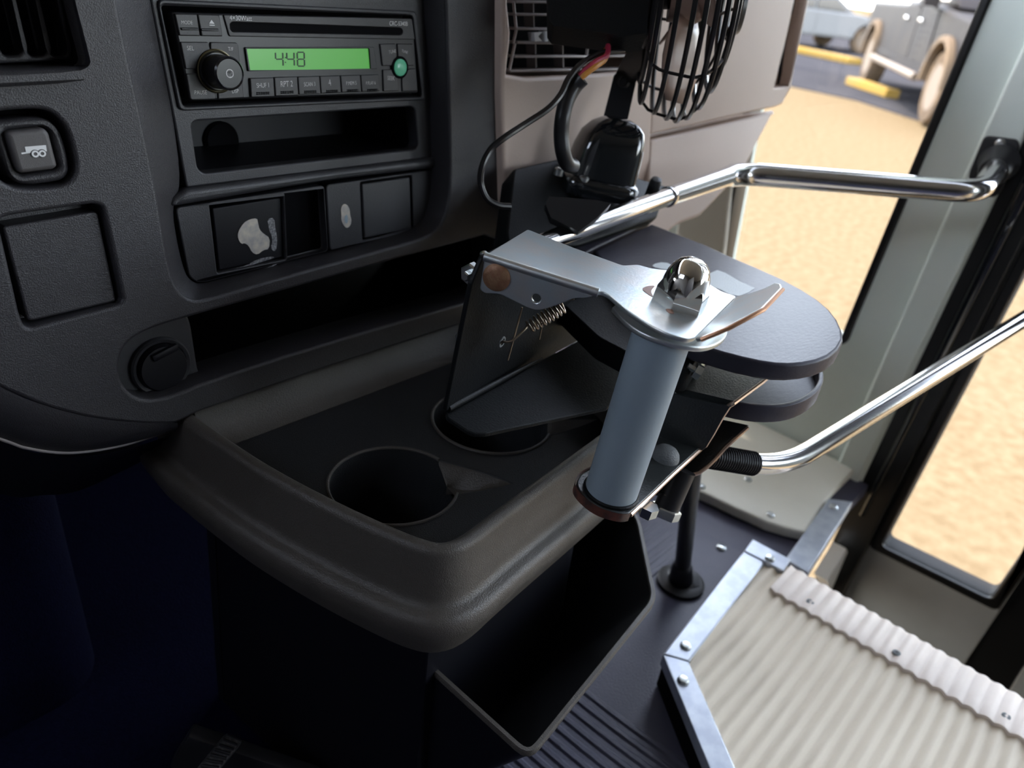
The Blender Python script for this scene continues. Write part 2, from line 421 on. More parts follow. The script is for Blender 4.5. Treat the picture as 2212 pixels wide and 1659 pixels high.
# cream floor flange along the foot of the wall, with its screws
sill_fr = Frame(L(0, 0, Zf + .012), (1, 0, 0), (0, 1, 0))
sp = sill_fr.px([(1440, 1030), (1490, 1050), (1540, 1073), (1586, 1095), (1625, 1112), (1657, 1127), (1700, 1140), (1741, 1149), (1770, 1100), (1800, 1060)], .004)
sp = sp + [(WX - .001, sp[-1][1]), (WX - .001, .60), (.74, .60)]
sl_ = structure(plate('trim_1', sill_fr, sp, -.011, .004, M['cream'], None, bevel=.003))
def screw(name, O, nrm, r, mt, parent):
    return lathe(name, O, nrm, [(r, 0), (r * .95, r * .35), (r * .55, r * .6), (r * .45, r * .42), (0, r * .42)], mt, parent, 14)
for p in [(1515, 1052), (1615, 1036), (1664, 1113), (1560, 1010)]:
    a = sill_fr.px([p], .004)[0]; screw('screw', sill_fr.pt(a[0], a[1], .004), sill_fr.n, .0055, M['zinc'], sl_)
for p in [(1558, 1184)]:
    a = FL.px([p], 0)[0]; screw('screw', FL.pt(a[0], a[1], 0), FL.n, .006, M['zinc'], fl)
# ------------------------------------------------------------------ step pad in the doorway
SF = Frame(L(0, 0, Zf + .04), (1, 0, 0), (0, 1, 0))
step = thing('step_pad', 'beige ribbed rubber step pad with galvanised metal edging by the door', 'step', L(.62, .10, Zf))
def sq(p, h=0): return SF.px(p, h)
ctl = sq([(1431, 1417), (1624, 1171), (1530, 1659)])
c0, cb, cl = ctl                                      # front corner, back corner, a point on the left strip
dl = (Vector(cl) - Vector(c0)).normalized(); lend = Vector(c0) + dl * .42
xe = sq([(1715, 1218)], .006)[0][0] - .002
body = [c0, cb, (xe, cb[1] - .012), (xe, -.30), (lend.x, lend.y)]
plate('core', SF, inset(body, .002), -.039, -.004, M['deep'], step, bevel=.002)
inn = sq([(1648, 1222), (1487, 1433), (1586, 1659)])
di = (Vector(inn[2]) - Vector(inn[1])).normalized(); iend = Vector(inn[1]) + di * .42
e1 = plate('edge_strip', SF, [cb, c0, inn[1], inn[0]], -.012, .003, M['alu'], step, bevel=.0015)
e2 = plate('edge_strip', SF, [c0, (lend.x, lend.y), (iend.x, iend.y), inn[1]], -.012, .0024, M['alu'], step, bevel=.0015)
endp = sq([(1624, 1171), (1705, 1214), (1691, 1240), (1606, 1196)])
e3 = plate('edge_strip', SF, endp, -.002, .0045, M['alu'], step, bevel=.001)
for q, (p, e) in enumerate([((1481, 1396), e1), ((1476, 1470), e2), ((1662, 1209), e3)]):
    a = sq([p], .003)[0]; lathe('rivet', SF.pt(a[0], a[1], .0024 + (.002 if q == 2 else 0)), SF.n, [(.0058, 0), (.0055, .0015), (.004, .003), (0, .0036)], M['zinc'], e, 16)
# ribbed mat: ribs run across the bus, from the left strip to the nosing
def ribs(x_of, x1, y0, y1, per, amp, z0, base):
    rows = []; n = int((y1 - y0) / per * 8); prof = []
    for i in range(n + 1):
        y = y0 + (y1 - y0) * i / n; ph = ((y - y0) / per) % 1.0
        s = .5 - .5 * math.cos(2 * math.pi * ph); s = s ** .9
        prof.append((y, z0 + amp * s))
    for k in range(7):
        t = k / 6; rows.append([L(x_of(y) + (x1 - x_of(y)) * t, y, z) for y, z in prof])
    top = surf_mesh(rows)
    return top
def xin(y):
    a, b = Vector(inn[1]), Vector(inn[0]); l = Vector(iend)
    if y > a.y: return a.x + (y - a.y) / max(b.y - a.y, 1e-4) * (b.x - a.x)
    return a.x + (y - a.y) / (l.y - a.y) * (l.x - a.x)
link('ribbed_mat', ribs(xin, sq([(1715, 1218)], .006)[0][0] - .003, -.30, inn[0][1] - .001, .0135, .0034, Zf + .0385, 0), M['tread'], step, None, 60)
nb = sq([(1673, 1274), (1715, 1218)], .006); xa, xb = nb[0][0], nb[1][0]
def nose():
    per = .0135; y1 = .166; y0 = -.30; rows = []
    n = int((y1 - y0) / per * 8); cols = [(xa, -.003), (xa + .001, .0028), (xb - .004, .0032), (xb + .001, .0005), (xb + .002, -.03)]
    for i in range(n + 1):
        y = y0 + (y1 - y0) * i / n; s = (.5 - .5 * math.cos(2 * math.pi * ((y - y0) / per))) ** .55
        rows.append([L(x + (.0005 * math.cos(2 * math.pi * (y - y0) / (per * 2)) if j < 2 else 0), y, Zf + .0385 + .0012 + dz + (.0028 * s if j in (1, 2) else 0)) for j, (x, dz) in enumerate(cols)])
    return surf_mesh(rows)
nz = link('nosing', nose(), M['nosing'], step, None, 60)
for p in [(1751, 1298), (1938, 1408), (2175, 1545)]:
    a = SF.px([p], .006)[0]; lathe('screw', SF.pt(a[0], a[1], .004), SF.n, [(.004, 0), (.0038, .0012), (.0015, .0014), (.001, .0004), (0, .0004)], M['bumper'], nz, 12)
# metal angle running from the pillar to the pad
an = FL.px([(1790, 1076), (1842, 1084), (1746, 1236), (1696, 1208)], .018)
t2 = structure(plate('trim_2', FL, an, .0005, .018, M['alu'], None, bevel=.0015))
a = FL.px([(1800, 1096)], .018)[0]; screw('screw', FL.pt(a[0], a[1], .018), FL.n, .006, M['zinc'], t2)
# little clear plastic wedge beside it
pz = [onplane(x, y, L(0, .19, 0), Vector((0, 1, 0))) for x, y in [(1758, 1238), (1800, 1170), (1812, 1200), (1806, 1238), (1768, 1258)]]
pv = [p + Vector((0, dy, 0)) for dy in (0, -.02) for p in pz]
tag(link('corner_cap', mesh_from(pv, [(0, 1, 2, 3, 4), (9, 8, 7, 6, 5)] + [(i, (i + 1) % 5, 5 + (i + 1) % 5, 5 + i) for i in range(5)]), M['white'], None),
    'small crumpled white plastic cap between metal trim and door', 'cap')

# ------------------------------------------------------------------ folding door leaf and its seals
DF = Frame(L(WX + .03, 0, 0), (0, -1, 0), (0, 0, 1))
def dline(p0, p1, b): 
    (a0, b0), (a1, b1) = DF.px([p0, p1]); return (a0 + (a1 - a0) * (b - b0) / (b1 - b0), b)
g = DF.px([(1906, 1175), (2144, 1291)]) 
glassp = [dline((1906, 1172), (2205, 600), .60), g[0], g[1], dline((2144, 1291), (2212, 1193), .60)]
glassp = rounded(glassp, .01)
leaf_out = [dline((1870, 1172), (2212, 503), .72), DF.px([(1870, 1172)])[0]] + DF.px([(1812, 1285)]) + [(DF.px([(1812, 1285)])[0][0] - .002, -.95), (DF.px([(2089, 1426)])[0][0], -.95)] + DF.px([(2089, 1426), (2156, 1326)]) + [dline((2158, 1326), (2222, 1229), .72)]
d1 = structure(plate('door_1', DF, leaf_out, -.03, 0, M['doorgrey'], None, [inset(glassp, -.007)], bevel=.002))
plate('pane', DF, inset(glassp, -.006), -.006, -.002, M['glass'], d1)
gk = DF.px([(1880, 1178), (2155, 1316)])
gout = [dline((1893, 1150), (2212, 531), .63), gk[0], gk[1], dline((2158, 1322), (2222, 1225), .63)]
plate('gasket', DF, rounded(gout, .008), 0.0005, .008, M['rubbers'], d1, [glassp], bevel=.002)
plate('gasket_lip', DF, inset(glassp, -.0065), -.031, .003, M['sealmatt'], d1, [inset(glassp, .0005)])
# black rubber between pillar and leaf
SE = Frame(L(WX + .012, 0, 0), (0, -1, 0), (0, 0, 1))
s_l = SE.px([(1836, 1092), (2212, 296)]); s_r = SE.px([(1874, 1180), (2212, 515)])
def seline(pp, b): return (pp[0][0] + (pp[1][0] - pp[0][0]) * (b - pp[0][1]) / (pp[1][1] - pp[0][1]), b)
seal = [seline(s_l, .72), seline(s_l, -.95), seline(s_r, -.95), seline(s_r, .72)]
d2 = structure(plate('trim_3', SE, seal, -.03, .006, M['rubbers'], None, bevel=.002))
c0_, c1_ = SE.px([(1858, 1116), (2212, 408)], .012)
top = seline([c0_, c1_], .70)
tube('seal_bead', [SE.pt(*c0_, .006), SE.pt(*c1_, .006), SE.pt(*top, .006)], [.004, .009, .010], M['gloss'], d2, 12)
# second leaf beyond
ga = DF.px([(2156, 1326), (2089, 1426)]);
x0 = ga[1][0]
plate('centre_seal', DF, [(x0 + .0, .72), (x0 + .0, -.95), (x0 + .06, -.95), (x0 + .06, .72)], -.05, -.004, M['rubbers'], d2, bevel=.002)
structure(plate('door_2', DF, [(x0 + .06, .72), (x0 + .06, -.95), (.66, -.95), (.66, .72)], -.03, 0, M['doorgrey'], None, [[(x0 + .09, .66), (x0 + .09, -.80), (.63, -.80), (.63, .66)]], bevel=.002))
plate('pane', DF, [(x0 + .087, .663), (x0 + .087, -.803), (.633, -.803), (.633, .663)], -.018, -.014, M['glass'], bpy.data.objects['door_2'])
# stairwell
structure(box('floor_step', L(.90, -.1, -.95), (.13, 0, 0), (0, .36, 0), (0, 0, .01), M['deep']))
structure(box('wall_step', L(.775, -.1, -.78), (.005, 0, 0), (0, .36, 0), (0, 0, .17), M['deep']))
# ------------------------------------------------------------------ outside
G = Frame((0, 0, 0), (1, 0, 0), (0, 1, 0))
structure(plate('ground', G, [(-60, -60), (160, -60), (160, 160), (-60, 160)], -.3, 0, M['ground']))
ap = G.px([(1500, 140), (1720, 190), (1850, 218), (1985, 262), (2300, 330)])
asph = structure(plate('pavement', G, ap + [(90, ap[-1][1] - 30), (90, 90), (ap[0][0] + 30, 90)], 0, .02, M['asphalt']))
def stripe(pp, w, name, label):
    a, b = [Vector(q) for q in G.px(pp, .02)]; d = (b - a).normalized(); n = Vector((-d.y, d.x)) * w
    o = plate(name, G, [tuple(a - n), tuple(b - n), tuple(b + n), tuple(a + n)], .02, .16, M['kerb'], None, bevel=.02)
    return tag(o, label, 'kerb')
stripe([(1640, 96), (1845, 140)], .22, 'parking_kerb', 'yellow painted kerb on the grey pavement left of the dark pickup')
stripe([(1838, 184), (1925, 213)], .12, 'parking_kerb', 'yellow painted kerb in front of the dark pickup truck')

def wheel(parent, O, side, r, wd):
    """tyre with alloy rim, spokes and hub; axis = side"""
    side = side.normalized(); seg = 28
    t = lathe('tyre', O - side * wd / 2, side, [(r * .62, 0), (r * .93, 0), (r, wd * .16), (r, wd * .84), (r * .93, wd), (r * .62, wd), (r * .60, wd * .5)], M['tyre'], parent, seg, 40)
    lathe('rim', O, side, [(r * .62, wd * .50), (r * .60, wd * .44), (r * .54, wd * .30), (r * .20, wd * .36), (r * .14, wd * .46), (0, wd * .47)], M['rim'], t, seg, 30)
    u = side.orthogonal().normalized(); v = side.cross(u)
    for k in range(6):
        a = 2 * math.pi * k / 6; dd = u * math.cos(a) + v * math.sin(a); ee = side.cross(dd)
        box('spoke', O + dd * r * .38 + side * wd * .40, dd * r * .2, ee * r * .055, side * wd * .05, M['rim'], t, r * .02)
    return t

def vehicle(root, O, ax, prof, width, arches, r, paint, name='body', cuts=()):
    """side profile extruded across, wheel arches cut in; ax = forward direction on the ground"""
    ax = Vector((ax.x, ax.y, 0)).normalized(); lat = Vector((ax.y, -ax.x, 0))    # lat points to the vehicle's right
    fr = Frame(O, ax, (0, 0, 1))
    return fr, ax, lat

def pickup():
    w1 = Vector((*G.px([(1988, 268)], .02)[0], 0.02)); w2 = Vector((*G.px([(1838, 164)], .02)[0], 0.02))
    ax = (w1 - w2).normalized(); wb = (w1 - w2).length * .80; w2 = w1 - ax * wb; side = Vector((ax.y, -ax.x, 0))    # the flank that faces the bus
    if side.dot(CAM - w1) < 0: side = -side
    r = .46; Wd = 1.95
    root = thing('pickup_truck', 'dark grey dusty pickup truck with tan wheels parked on the pavement outside', 'car', (w1 + w2) / 2)
    fr = Frame(w1 + Vector((0, 0, 0)), ax, (0, 0, 1)); s = 1 if fr.n.dot(side) > 0 else -1
    def arch(c, k=1.16):
        return [(c + r * k * math.cos(t), r + .02 + r * k * math.sin(t)) for t in [math.pi * i / 10 for i in range(11)]]
    low = [(1.05, .62)] + [(x, z) for x, z in arch(0)] + [(-r * 1.16, .55), (-wb + r * 1.16, .55)] + [(x, z) for x, z in arch(-wb)] + [(-wb - 1.15, .62)]
    prof = low + [(-wb - 1.15, 1.35), (-2.95, 1.38), (-2.80, 1.42), (-1.1, 1.42), (-.75, 1.36), (.75, 1.28), (1.02, 1.12)]
    b = link('body', plate_mesh(fr, prof, [], -Wd * s if s > 0 else 0, 0 if s > 0 else Wd, .05, 2), M['truckpaint'], root)
    cab = [(-3.0, 1.40), (-2.85, 1.98), (-1.7, 2.03), (-.65, 1.40)]
    link('cab', plate_mesh(fr, cab, [], (-Wd + .12) if s > 0 else .12, -.12 if s > 0 else Wd - .12, .05, 2), M['truckpaint'], root)
    gl = [[(-2.78, 1.46), (-2.68, 1.9), (-2.0, 1.94), (-1.98, 1.46)], [(-1.88, 1.46), (-1.9, 1.94), (-1.7, 1.93), (-1.05, 1.46)]]
    h0, h1 = (-.13, -.10) if s > 0 else (.10, .13)
    for q in gl: link('side_window', plate_mesh(fr, q, [], h0, h1, .005, 1), M['carglass'], root)
    hh = (0, .015) if s > 0 else (-.015, 0)
    for q in [[(-2.9, .66), (-2.9, 1.36), (-1.98, 1.36), (-1.98, .66)], [(-1.94, .66), (-1.94, 1.36), (-.95, 1.36), (-.80, .66)]]:
        dr = link('door', plate_mesh(fr, q, [], hh[0], hh[1], .006, 1), M['truckpaint'], root)
        hx = q[0][0] + .12
        link('handle', plate_mesh(fr, [(hx, 1.16), (hx + .2, 1.16), (hx + .2, 1.21), (hx, 1.21)], [], hh[0] + s * .015, hh[1] + s * .035, .01, 2), M['chrome'], dr)
    for c in (0, -wb):
        q = arch(c, 1.30) + arch(c, 1.12)[::-1]
        link('wheel_flare', plate_mesh(fr, q, [], -.02 if s > 0 else -.09, .09 if s > 0 else .02, .015, 2), M['mud'], root)
        wheel(root, fr.pt(c, r + .0, -.13 * s), side, r, .28)
    for c in (0, -wb):
        wheel(root, fr.pt(c, r + .0, (-Wd + .13) * s), -side, r, .28)
    tube('running_board', [fr.pt(-.75, .50, .08 * s), fr.pt(-wb + .75, .50, .08 * s)], .055, M['rim'], root, 10)
    link('rocker_trim', plate_mesh(fr, [(-.7, .56), (-.7, .66), (-wb + .7, .66), (-wb + .7, .56)], [], hh[0], hh[1] + s * .02, .006, 1), M['truckpaint'], root)
    link('headlamp', plate_mesh(fr, [(.78, .98), (1.0, .98), (.98, 1.16), (.76, 1.20)], [], hh[0] - .01, hh[1] + .01, .006, 1), M['white'], root)
    link('bumper', boxm(fr.pt(1.08, .72, -Wd / 2 * s), ax * .1, side * Wd / 2, Vector((0, 0, .13)), .05), M['mud'], root)
    link('mirror', boxm(fr.pt(-.95, 1.5, .16 * s), ax * .05, side * .10, Vector((0, 0, .13)), .03), M['truckpaint'], root)
pickup()

def sedan(nm, label, c_px, heading, paint, r=.34, Lh=4.6, van=False):
    O = Vector((*G.px([c_px], .02)[0], .02)); ax = Vector((math.sin(heading), math.cos(heading), 0)); Wd = 1.8
    root = thing(nm, label, 'car', O); fr = Frame(O, ax, (0, 0, 1)); side = fr.n
    f, b_ = 1.35, -1.45
    def arch(c, k=1.15): return [(c + r * k * math.cos(t), r + r * k * math.sin(t)) for t in [math.pi * i / 8 for i in range(9)]]
    low = [(2.25, .35)] + arch(f) + arch(b_) + [(-2.3, .38)]
    prof = low + ([(-2.35, 1.9), (-2.2, 2.05), (1.0, 2.05), (1.7, 1.2), (2.25, 1.0)] if van else [(-2.35, .95), (-2.2, 1.02), (1.0, .98), (1.9, .86), (2.25, .65)])
    link('body', plate_mesh(fr, prof, [], -Wd, 0, .06, 2), paint, root)
    if not van:
        link('cabin', plate_mesh(fr, [(-1.95, 1.0), (-1.2, 1.42), (.0, 1.45), (.95, .98)], [], -Wd + .12, -.12, .06, 2), paint, root)
        gls = [[(-1.6, 1.02), (-1.1, 1.34), (-.55, 1.37), (-.55, 1.02)], [(-.48, 1.02), (-.48, 1.37), (.0, 1.37), (.62, 1.02)]]; g0 = -.14
    else:
        gls = [[(-2.1, 1.25), (-2.1, 1.85), (-1.0, 1.85), (-1.0, 1.25)], [(-.9, 1.25), (-.9, 1.85), (.1, 1.85), (.1, 1.25)], [(.2, 1.25), (.2, 1.85), (.95, 1.85), (1.4, 1.25)]]; g0 = -.02
    for q in gls: link('side_window', plate_mesh(fr, q, [], g0, g0 + .04, .006, 1), M['carglass'], root)
    for x0, x1 in ((-1.0, -.5), (-.45, .75)):
        link('door', plate_mesh(fr, [(x0, .42), (x0, .93), (x1, .93), (x1, .42)], [], 0, .012, .006, 1), paint, root)
    for c in (f, b_):
        wheel(root, fr.pt(c, r, -.1), side, r, .2); wheel(root, fr.pt(c, r, -Wd + .1), -side, r, .2)
    return root
sedan('sedan_car', 'white sedan with dark windows parked behind the yellow kerb', (1775, 108), math.radians(118), M['whitepaint'])
sedan('minivan', 'pale minivan parked far behind the dark pickup', (2010, 52), math.radians(100), M['whitepaint'], .36, van=True)
# ------------------------------------------------------------------ dashboard
DO = CAM + ray(640, 130) * .51
DV = Vector((0, .0846, .9964))
DF0 = Frame(DO, (1, 0, 0), DV)                       # plane of the radio; heights are metres towards the driver
HS = .022                                            # the surround stands this far proud of it
dash = thing('dashboard', 'charcoal plastic dashboard with recessed centre stack and taupe passenger side', 'dashboard', L(.40, .50, -.30))
Z1 = lambda pts: zoomed(0, 0, 3.95, pts)
Z2 = lambda pts: zoomed(340, 0, 3.456, pts)
Z3 = lambda pts: zoomed(340, 380, 3.456, pts)
Z5 = lambda pts: zoomed(0, 380, 2.764, pts)
Z4 = lambda pts: zoomed(1000, 0, 3.318, pts)
D = DF0.px

pairs = [((215, -200), (288, -200)), ((253, 0), (327, 0)), ((278, 127), (350, 127)), ((304, 240), (375, 245)), ((337, 405), (394, 402)), ((345, 450), (372, 446)), ((357, 530), (385, 530)),
         ((369, 588), (400, 588)), ((386, 628), (411, 605)), ((412, 648), (428, 614)), ((442, 648), (452, 610)), ((629, 592), (640, 562)), ((861, 530), (885, 503)), ((925, 510), (922, 490)),
         ((955, 485), (935, 468)), ((970, 440), (941, 430)), ((974, 380), (943, 360)), ((970, 200), (927, 205)), ((965, 0), (914, 0)), ((955, -200), (905, -200))]
def c_open(pts, n=2):
    return chaikin(pts, n)
so = c_open(D([p[0] for p in pairs], HS)); si = c_open(D([p[1] for p in pairs], 0))
slot = chaikin(D([(256, 800), (262, 760), (288, 729), (336, 707), (396, 689), (485, 664), (629, 624), (832, 566), (980, 527), (1070, 502), (1076, 560), (1072, 632), (1011, 652), (700, 742), (440, 826), (395, 846), (350, 861), (310, 864), (280, 850), (262, 824)], HS), 1)
vent = rounded(D([(187, -160), (172, -80), (162, 0), (191, 132), (187, 142), (142, 144), (0, 149), (-160, 158), (-160, -160)][2:] + [(130, -160)], HS), .002)
btnh = chaikin(D([(-25, 242), (76, 234), (112, 241), (139, 268), (154, 304), (166, 360), (158, 388), (132, 404), (51, 410), (10, 398), (-14, 370), (-32, 300), (-38, 256)], HS), 2)
sqh = rounded(D([(-4, 474), (22, 466), (203, 440), (222, 446), (232, 489), (266, 648), (259, 658), (69, 708), (54, 706), (43, 680)], HS), .003)
outer = D([(-260, -260), (1089, -260), (1087, 60), (1084, 200), (1080, 440), (1085, 560), (1085, 672), (1000, 700), (700, 797), (422, 893), (380, 917), (300, 916), (200, 905), (100, 880), (0, 838), (-260, 690)], HS)
surround = plate('surround', DF0, rounded(outer, .008), -.012, HS, M['dash'], dash, [so, slot, vent, btnh, sqh], bevel=.0022, res=3)
# sloping walls of the stack recess
lip = [DF0.pt(*p, HS - .001) for p in inset(so, -.0012)]
mid = [DF0.pt(a[0] * .9 + b[0] * .1, a[1] * .9 + b[1] * .1, HS - .0035) for a, b in zip(so, si)]
bot = [DF0.pt(*b, -.001) for b in si]
link('recess_wall', surf_mesh([lip, mid, bot], True), M['dash'], surround, None, 50)
# rolled lower edge and trim line of the dash
low = [(-260, 862), (0, 947), (60, 967), (150, 977), (260, 962), (365, 930)]
lowp = [DF0.pt(*q, HS - .020) for q in D(low, HS - .020)]
upl = spline([DF0.pt(*q, HS - .0004) for q in D([(-260, 687), (0, 835), (100, 877), (200, 902), (300, 913), (384, 914)], HS)], 8); lwl = spline(lowp, 8)
link('lower_roll', surf_mesh([[a_ + (b_ - a_) * f + DF0.n * g for a_, b_ in zip(upl, lwl)] for f, g in ((0, 0), (.2, .0032), (.42, .0050), (.64, .0052), (.84, .0034), (1, 0))]), M['dash'], surround, None, 60)
tube('edge_trim', spline(lowp, 8), .0013, M['slat'], surround, 8)
under = spline([(-260, 960), (0, 1066), (90, 1070), (170, 1060), (255, 1022), (330, 985)] and [Vector((*q, 0)) for q in DF0.px([(-260, 960), (0, 1066), (90, 1070), (170, 1060), (255, 1022), (330, 985)], -.05)], 6)
up = spline([Vector((*q, 0)) for q in DF0.px(low, 0)], 6)
link('under_panel', surf_mesh([[DF0.pt(p.x, p.y, HS - .015) for p in up], [DF0.pt(p.x, p.y, -.05) for p in under], [DF0.pt(p.x, p.y, -.12) for p in under]]), M['black'], dash)
# dark hollow body behind everything
box('body', DF0.pt(-.02, .03, -.14), Vector((.40, 0, 0)), DF0.v * .20, DF0.n * .01, M['deep'], dash)
box('upper_deck', L(.268, .74, .135), (.785, 0, 0), (0, .27, 0), (0, 0, .006), M['dash'], dash)

# left air vent
vr = chaikin(D([(-170, 196), (0, 192), (177, 180), (208, 167), (221, 145), (219, 125), (187, 0), (150, -160), (-170, -160)], HS + .011), 1)
vh = rounded(D([(-150, 158), (0, 149), (142, 144), (188, 142), (191, 130), (162, 0), (128, -140), (-150, -140)], HS + .004), .003)
rim = plate('vent_rim', DF0, vr, HS - .004, HS + .011, M['dash'], dash, [vh], bevel=.0055, res=4)
slots = []
for pts in ([(-40, -150), (-48, 0), (-26, 100), (-16, 116), (-6, 118)][:0] or [(-58, -150), (-26, 0), (0, 104), (10, 121), (42, 120), (52, 106), (26, 0), (-8, -150)],
            [(0, -150), (34, 0), (58, 106), (68, 122), (96, 121), (104, 108), (78, 0), (42, -150)],
            [(50, -150), (84, 0), (107, 106), (117, 120), (138, 120), (148, 108), (122, 0), (88, -150)]):
    slots.append(rounded(D(pts, .006), .004))
plate('vane_grid', DF0, D([(-170, 146), (157, 130), (110, -200), (-170, -200)], .006), -.008, .006, M['dash'], rim, slots, bevel=.0016)
plate('duct', DF0, D([(-170, 156), (200, 140), (170, -150), (-170, -150)], -.03), -.04, -.03, M['deep'], rim)

# tow/haul key
ring = plate('key_bezel', DF0, chaikin(D([(-20, 262), (86, 252), (119, 266), (139, 299), (153, 362), (146, 384), (127, 393), (58, 402), (25, 390), (6, 352), (-14, 296), (-30, 272)], HS - .004), 1), HS - .02, HS - .004, M['dash'], dash,
             [rounded(D([(11, 283), (98, 273), (110, 284), (129, 360), (119, 370), (45, 379), (34, 368)], HS - .004), .002)], bevel=.003, res=3)
plate('key_well', DF0, D([(-60, 225), (170, 215), (180, 410), (-40, 425)], 0), -.006, -.002, M['deep'], ring)
key = plate('key', DF0, rounded(D([(14, 286), (96, 277), (107, 288), (125, 359), (117, 366), (46, 375), (38, 365)], HS + .001), .0025), HS - .015, HS + .001, M['switchface'], ring, bevel=.0022, res=3)
# NB thing > part > sub-part: icon belongs to the bezel beside the key
icon = [plate_mesh(DF0, D(p, HS + .001), [], HS + .0009, HS + .0013, 0) for p in (Z1([(210, 1252), (390, 1238), (398, 1290), (222, 1300)]), Z1([(180, 1302), (268, 1290), (272, 1302), (184, 1316)]))]
gap = []
for c in Z1([(298, 1312), (357, 1308)]):
    cc = D([c], HS + .001)[0]; icon.append(plate_mesh(DF0, circle(cc, .0017, 20), [circle(cc, .0009, 16)], HS + .0009, HS + .0018, 0))
    gap.append(plate_mesh(DF0, circle(cc, .0021, 20), [], HS + .0009, HS + .00145, 0))
link('trailer_symbol', joined(icon), M['print'], ring, None, 0)
link('symbol_gap', joined(gap), M['switchface'], ring, None, 0)

# square blank
plug = plate('blank_cover', DF0, rounded(D([(5, 490), (203, 457), (212, 461), (251, 648), (246, 653), (69, 694), (59, 691)], HS - .005), .002), HS - .02, HS - .005, M['dash'], dash, bevel=.0014, res=2)
plate('blank_well', DF0, D([(-20, 440), (240, 420), (285, 670), (40, 730)], 0), -.006, HS - .018, M['dash'], plug)

# bay with the capped socket, open slot beside it
bay = D([(240, 800), (250, 740), (290, 700), (400, 668), (413, 700), (428, 800), (440, 822), (452, 836), (380, 880), (280, 880)], .004)
bp = plate('socket_bay', DF0, rounded(bay, .004), -.004, .004, M['fascia'], dash, bevel=.002)
sc = D([(351, 793)], .008)[0]
lathe('socket_ring', DF0.pt(*sc, .004), DF0.n, [(.0195, 0), (.0195, .003), (.0185, .0042), (.0165, .0035), (.0165, .001)], M['fascia'], bp, 40)
cap = joined([lathe_mesh(DF0.pt(*sc, .005), DF0.n, [(.0158, 0), (.0158, .004), (.0148, .0062), (.011, .0066), (0, .0066)], 40),
              boxm(DF0.pt(sc[0] + .001, sc[1] + .0115, .0125), DF0.u * .0085 + DF0.v * .002, DF0.v * .0022 - DF0.u * .0005, DF0.n * .0018, .0008),
              boxm(DF0.pt(sc[0] + .001, sc[1] - .0165, .008), DF0.u * .0052 + DF0.v * .0012, DF0.v * .003 - DF0.u * .0007, DF0.n * .003, .0008)])
link('socket_cap', cap, M['black'], bp)
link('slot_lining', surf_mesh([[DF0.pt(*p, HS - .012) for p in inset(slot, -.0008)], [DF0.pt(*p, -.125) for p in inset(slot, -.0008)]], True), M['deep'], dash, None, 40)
# lip under the slot
lipl = [DF0.pt(*q, HS - .001) for q in D([(440, 826), (700, 742), (1011, 652), (1078, 631)], HS)]

# ---------------------------------------------------------------- centre stack
stack = plate('stack_fascia', DF0, rounded(D([(286, -220), (325, 0), (373, 245), (403, 406), (944, 339), (928, 205), (914, 0), (907, -220)], 0), .002), -.012, 0, M['fascia'], dash,
              [rounded(D([(349, 12), (891, 34), (911, 207), (396, 229)], 0), .002),
               rounded(D(Z2([(255, 935), (285, 905), (1895, 795), (1925, 815), (1950, 1085), (1925, 1115), (345, 1296), (300, 1255)]), 0), .004)], bevel=.0012)
# shallow frame lines around the radio
fr_o = rounded(D([(340, -2), (900, 24), (921, 216), (388, 240)], .002), .004); fr_i = rounded(D([(347, 9), (892, 33), (912, 209), (395, 231)], .002), .003)
plate('radio_surround', DF0, fr_o, -.004, .002, M['fascia'], stack, [fr_i], bevel=.0009)
# cubby
cub = rounded(D(Z2([(255, 935), (285, 905), (1895, 795), (1925, 815), (1950, 1085), (1925, 1115), (345, 1296), (300, 1255)]), 0), .004)
cb2 = inset(cub, -.001)
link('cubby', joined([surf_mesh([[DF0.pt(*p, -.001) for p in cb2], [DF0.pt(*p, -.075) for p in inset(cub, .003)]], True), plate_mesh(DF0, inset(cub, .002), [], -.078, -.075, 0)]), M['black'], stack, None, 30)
cc = D([(484, 305)], -.07)[0]
lathe('cubby_grommet', DF0.pt(cc[0], cc[1], -.075), DF0.n, [(.0135, 0), (.0135, .002), (.012, .004), (.010, .003), (0, .0025)], M['deep'], stack, 28)
# rounded ridge under the cubby
rp = D([(372, 430), (404, 409), (944, 340), (945, 362), (936, 364), (700, 392), (378, 447), (368, 444)], .004)
plate('ridge', DF0, rounded(rp, .002), -.006, .004, M['fascia'], dash, bevel=.0035, res=4)
# switch panels
lh = rounded(D(Z3([(388, 210), (940, 132), (962, 622), (448, 728)]), 0), .0016)
pl = plate('switch_panel', DF0, rounded(D([(379, 449), (701, 400), (710, 543), (440, 611), (422, 609), (408, 596)], 0), .0035), -.008, 0, M['fascia'], dash, [lh], bevel=.0009)
plate('switch_cover', DF0, rounded(D(Z3([(410, 242), (925, 162), (950, 604), (462, 706)]), -.003), .0012), -.012, -.003, M['black'], pl, bevel=.0008)
rh = rounded(D(Z3([(1515, 48), (1900, -5), (1912, 405), (1535, 480)]), 0), .0016)
pr = plate('switch_panel', DF0, rounded(D([(704, 399.5), (936, 366), (939, 452), (930, 476), (905, 490), (713, 542)], 0), .0035), -.008, 0, M['fascia'], dash, [rh], bevel=.0009)
plate('switch_cover', DF0, rounded(D(Z3([(1528, 62), (1885, 10), (1898, 392), (1548, 464)]), .001), .0012), -.012, .001, M['fascia'], pr, bevel=.0008)
plate('stack_back', DF0, D([(280, -230), (960, -230), (960, 510), (430, 640), (370, 590)], -.011), -.016, -.0125, M['deep'], stack, [inset(cub, -.002), rounded(D([(349, 12), (891, 34), (911, 207), (396, 229)], -.012), .002)])
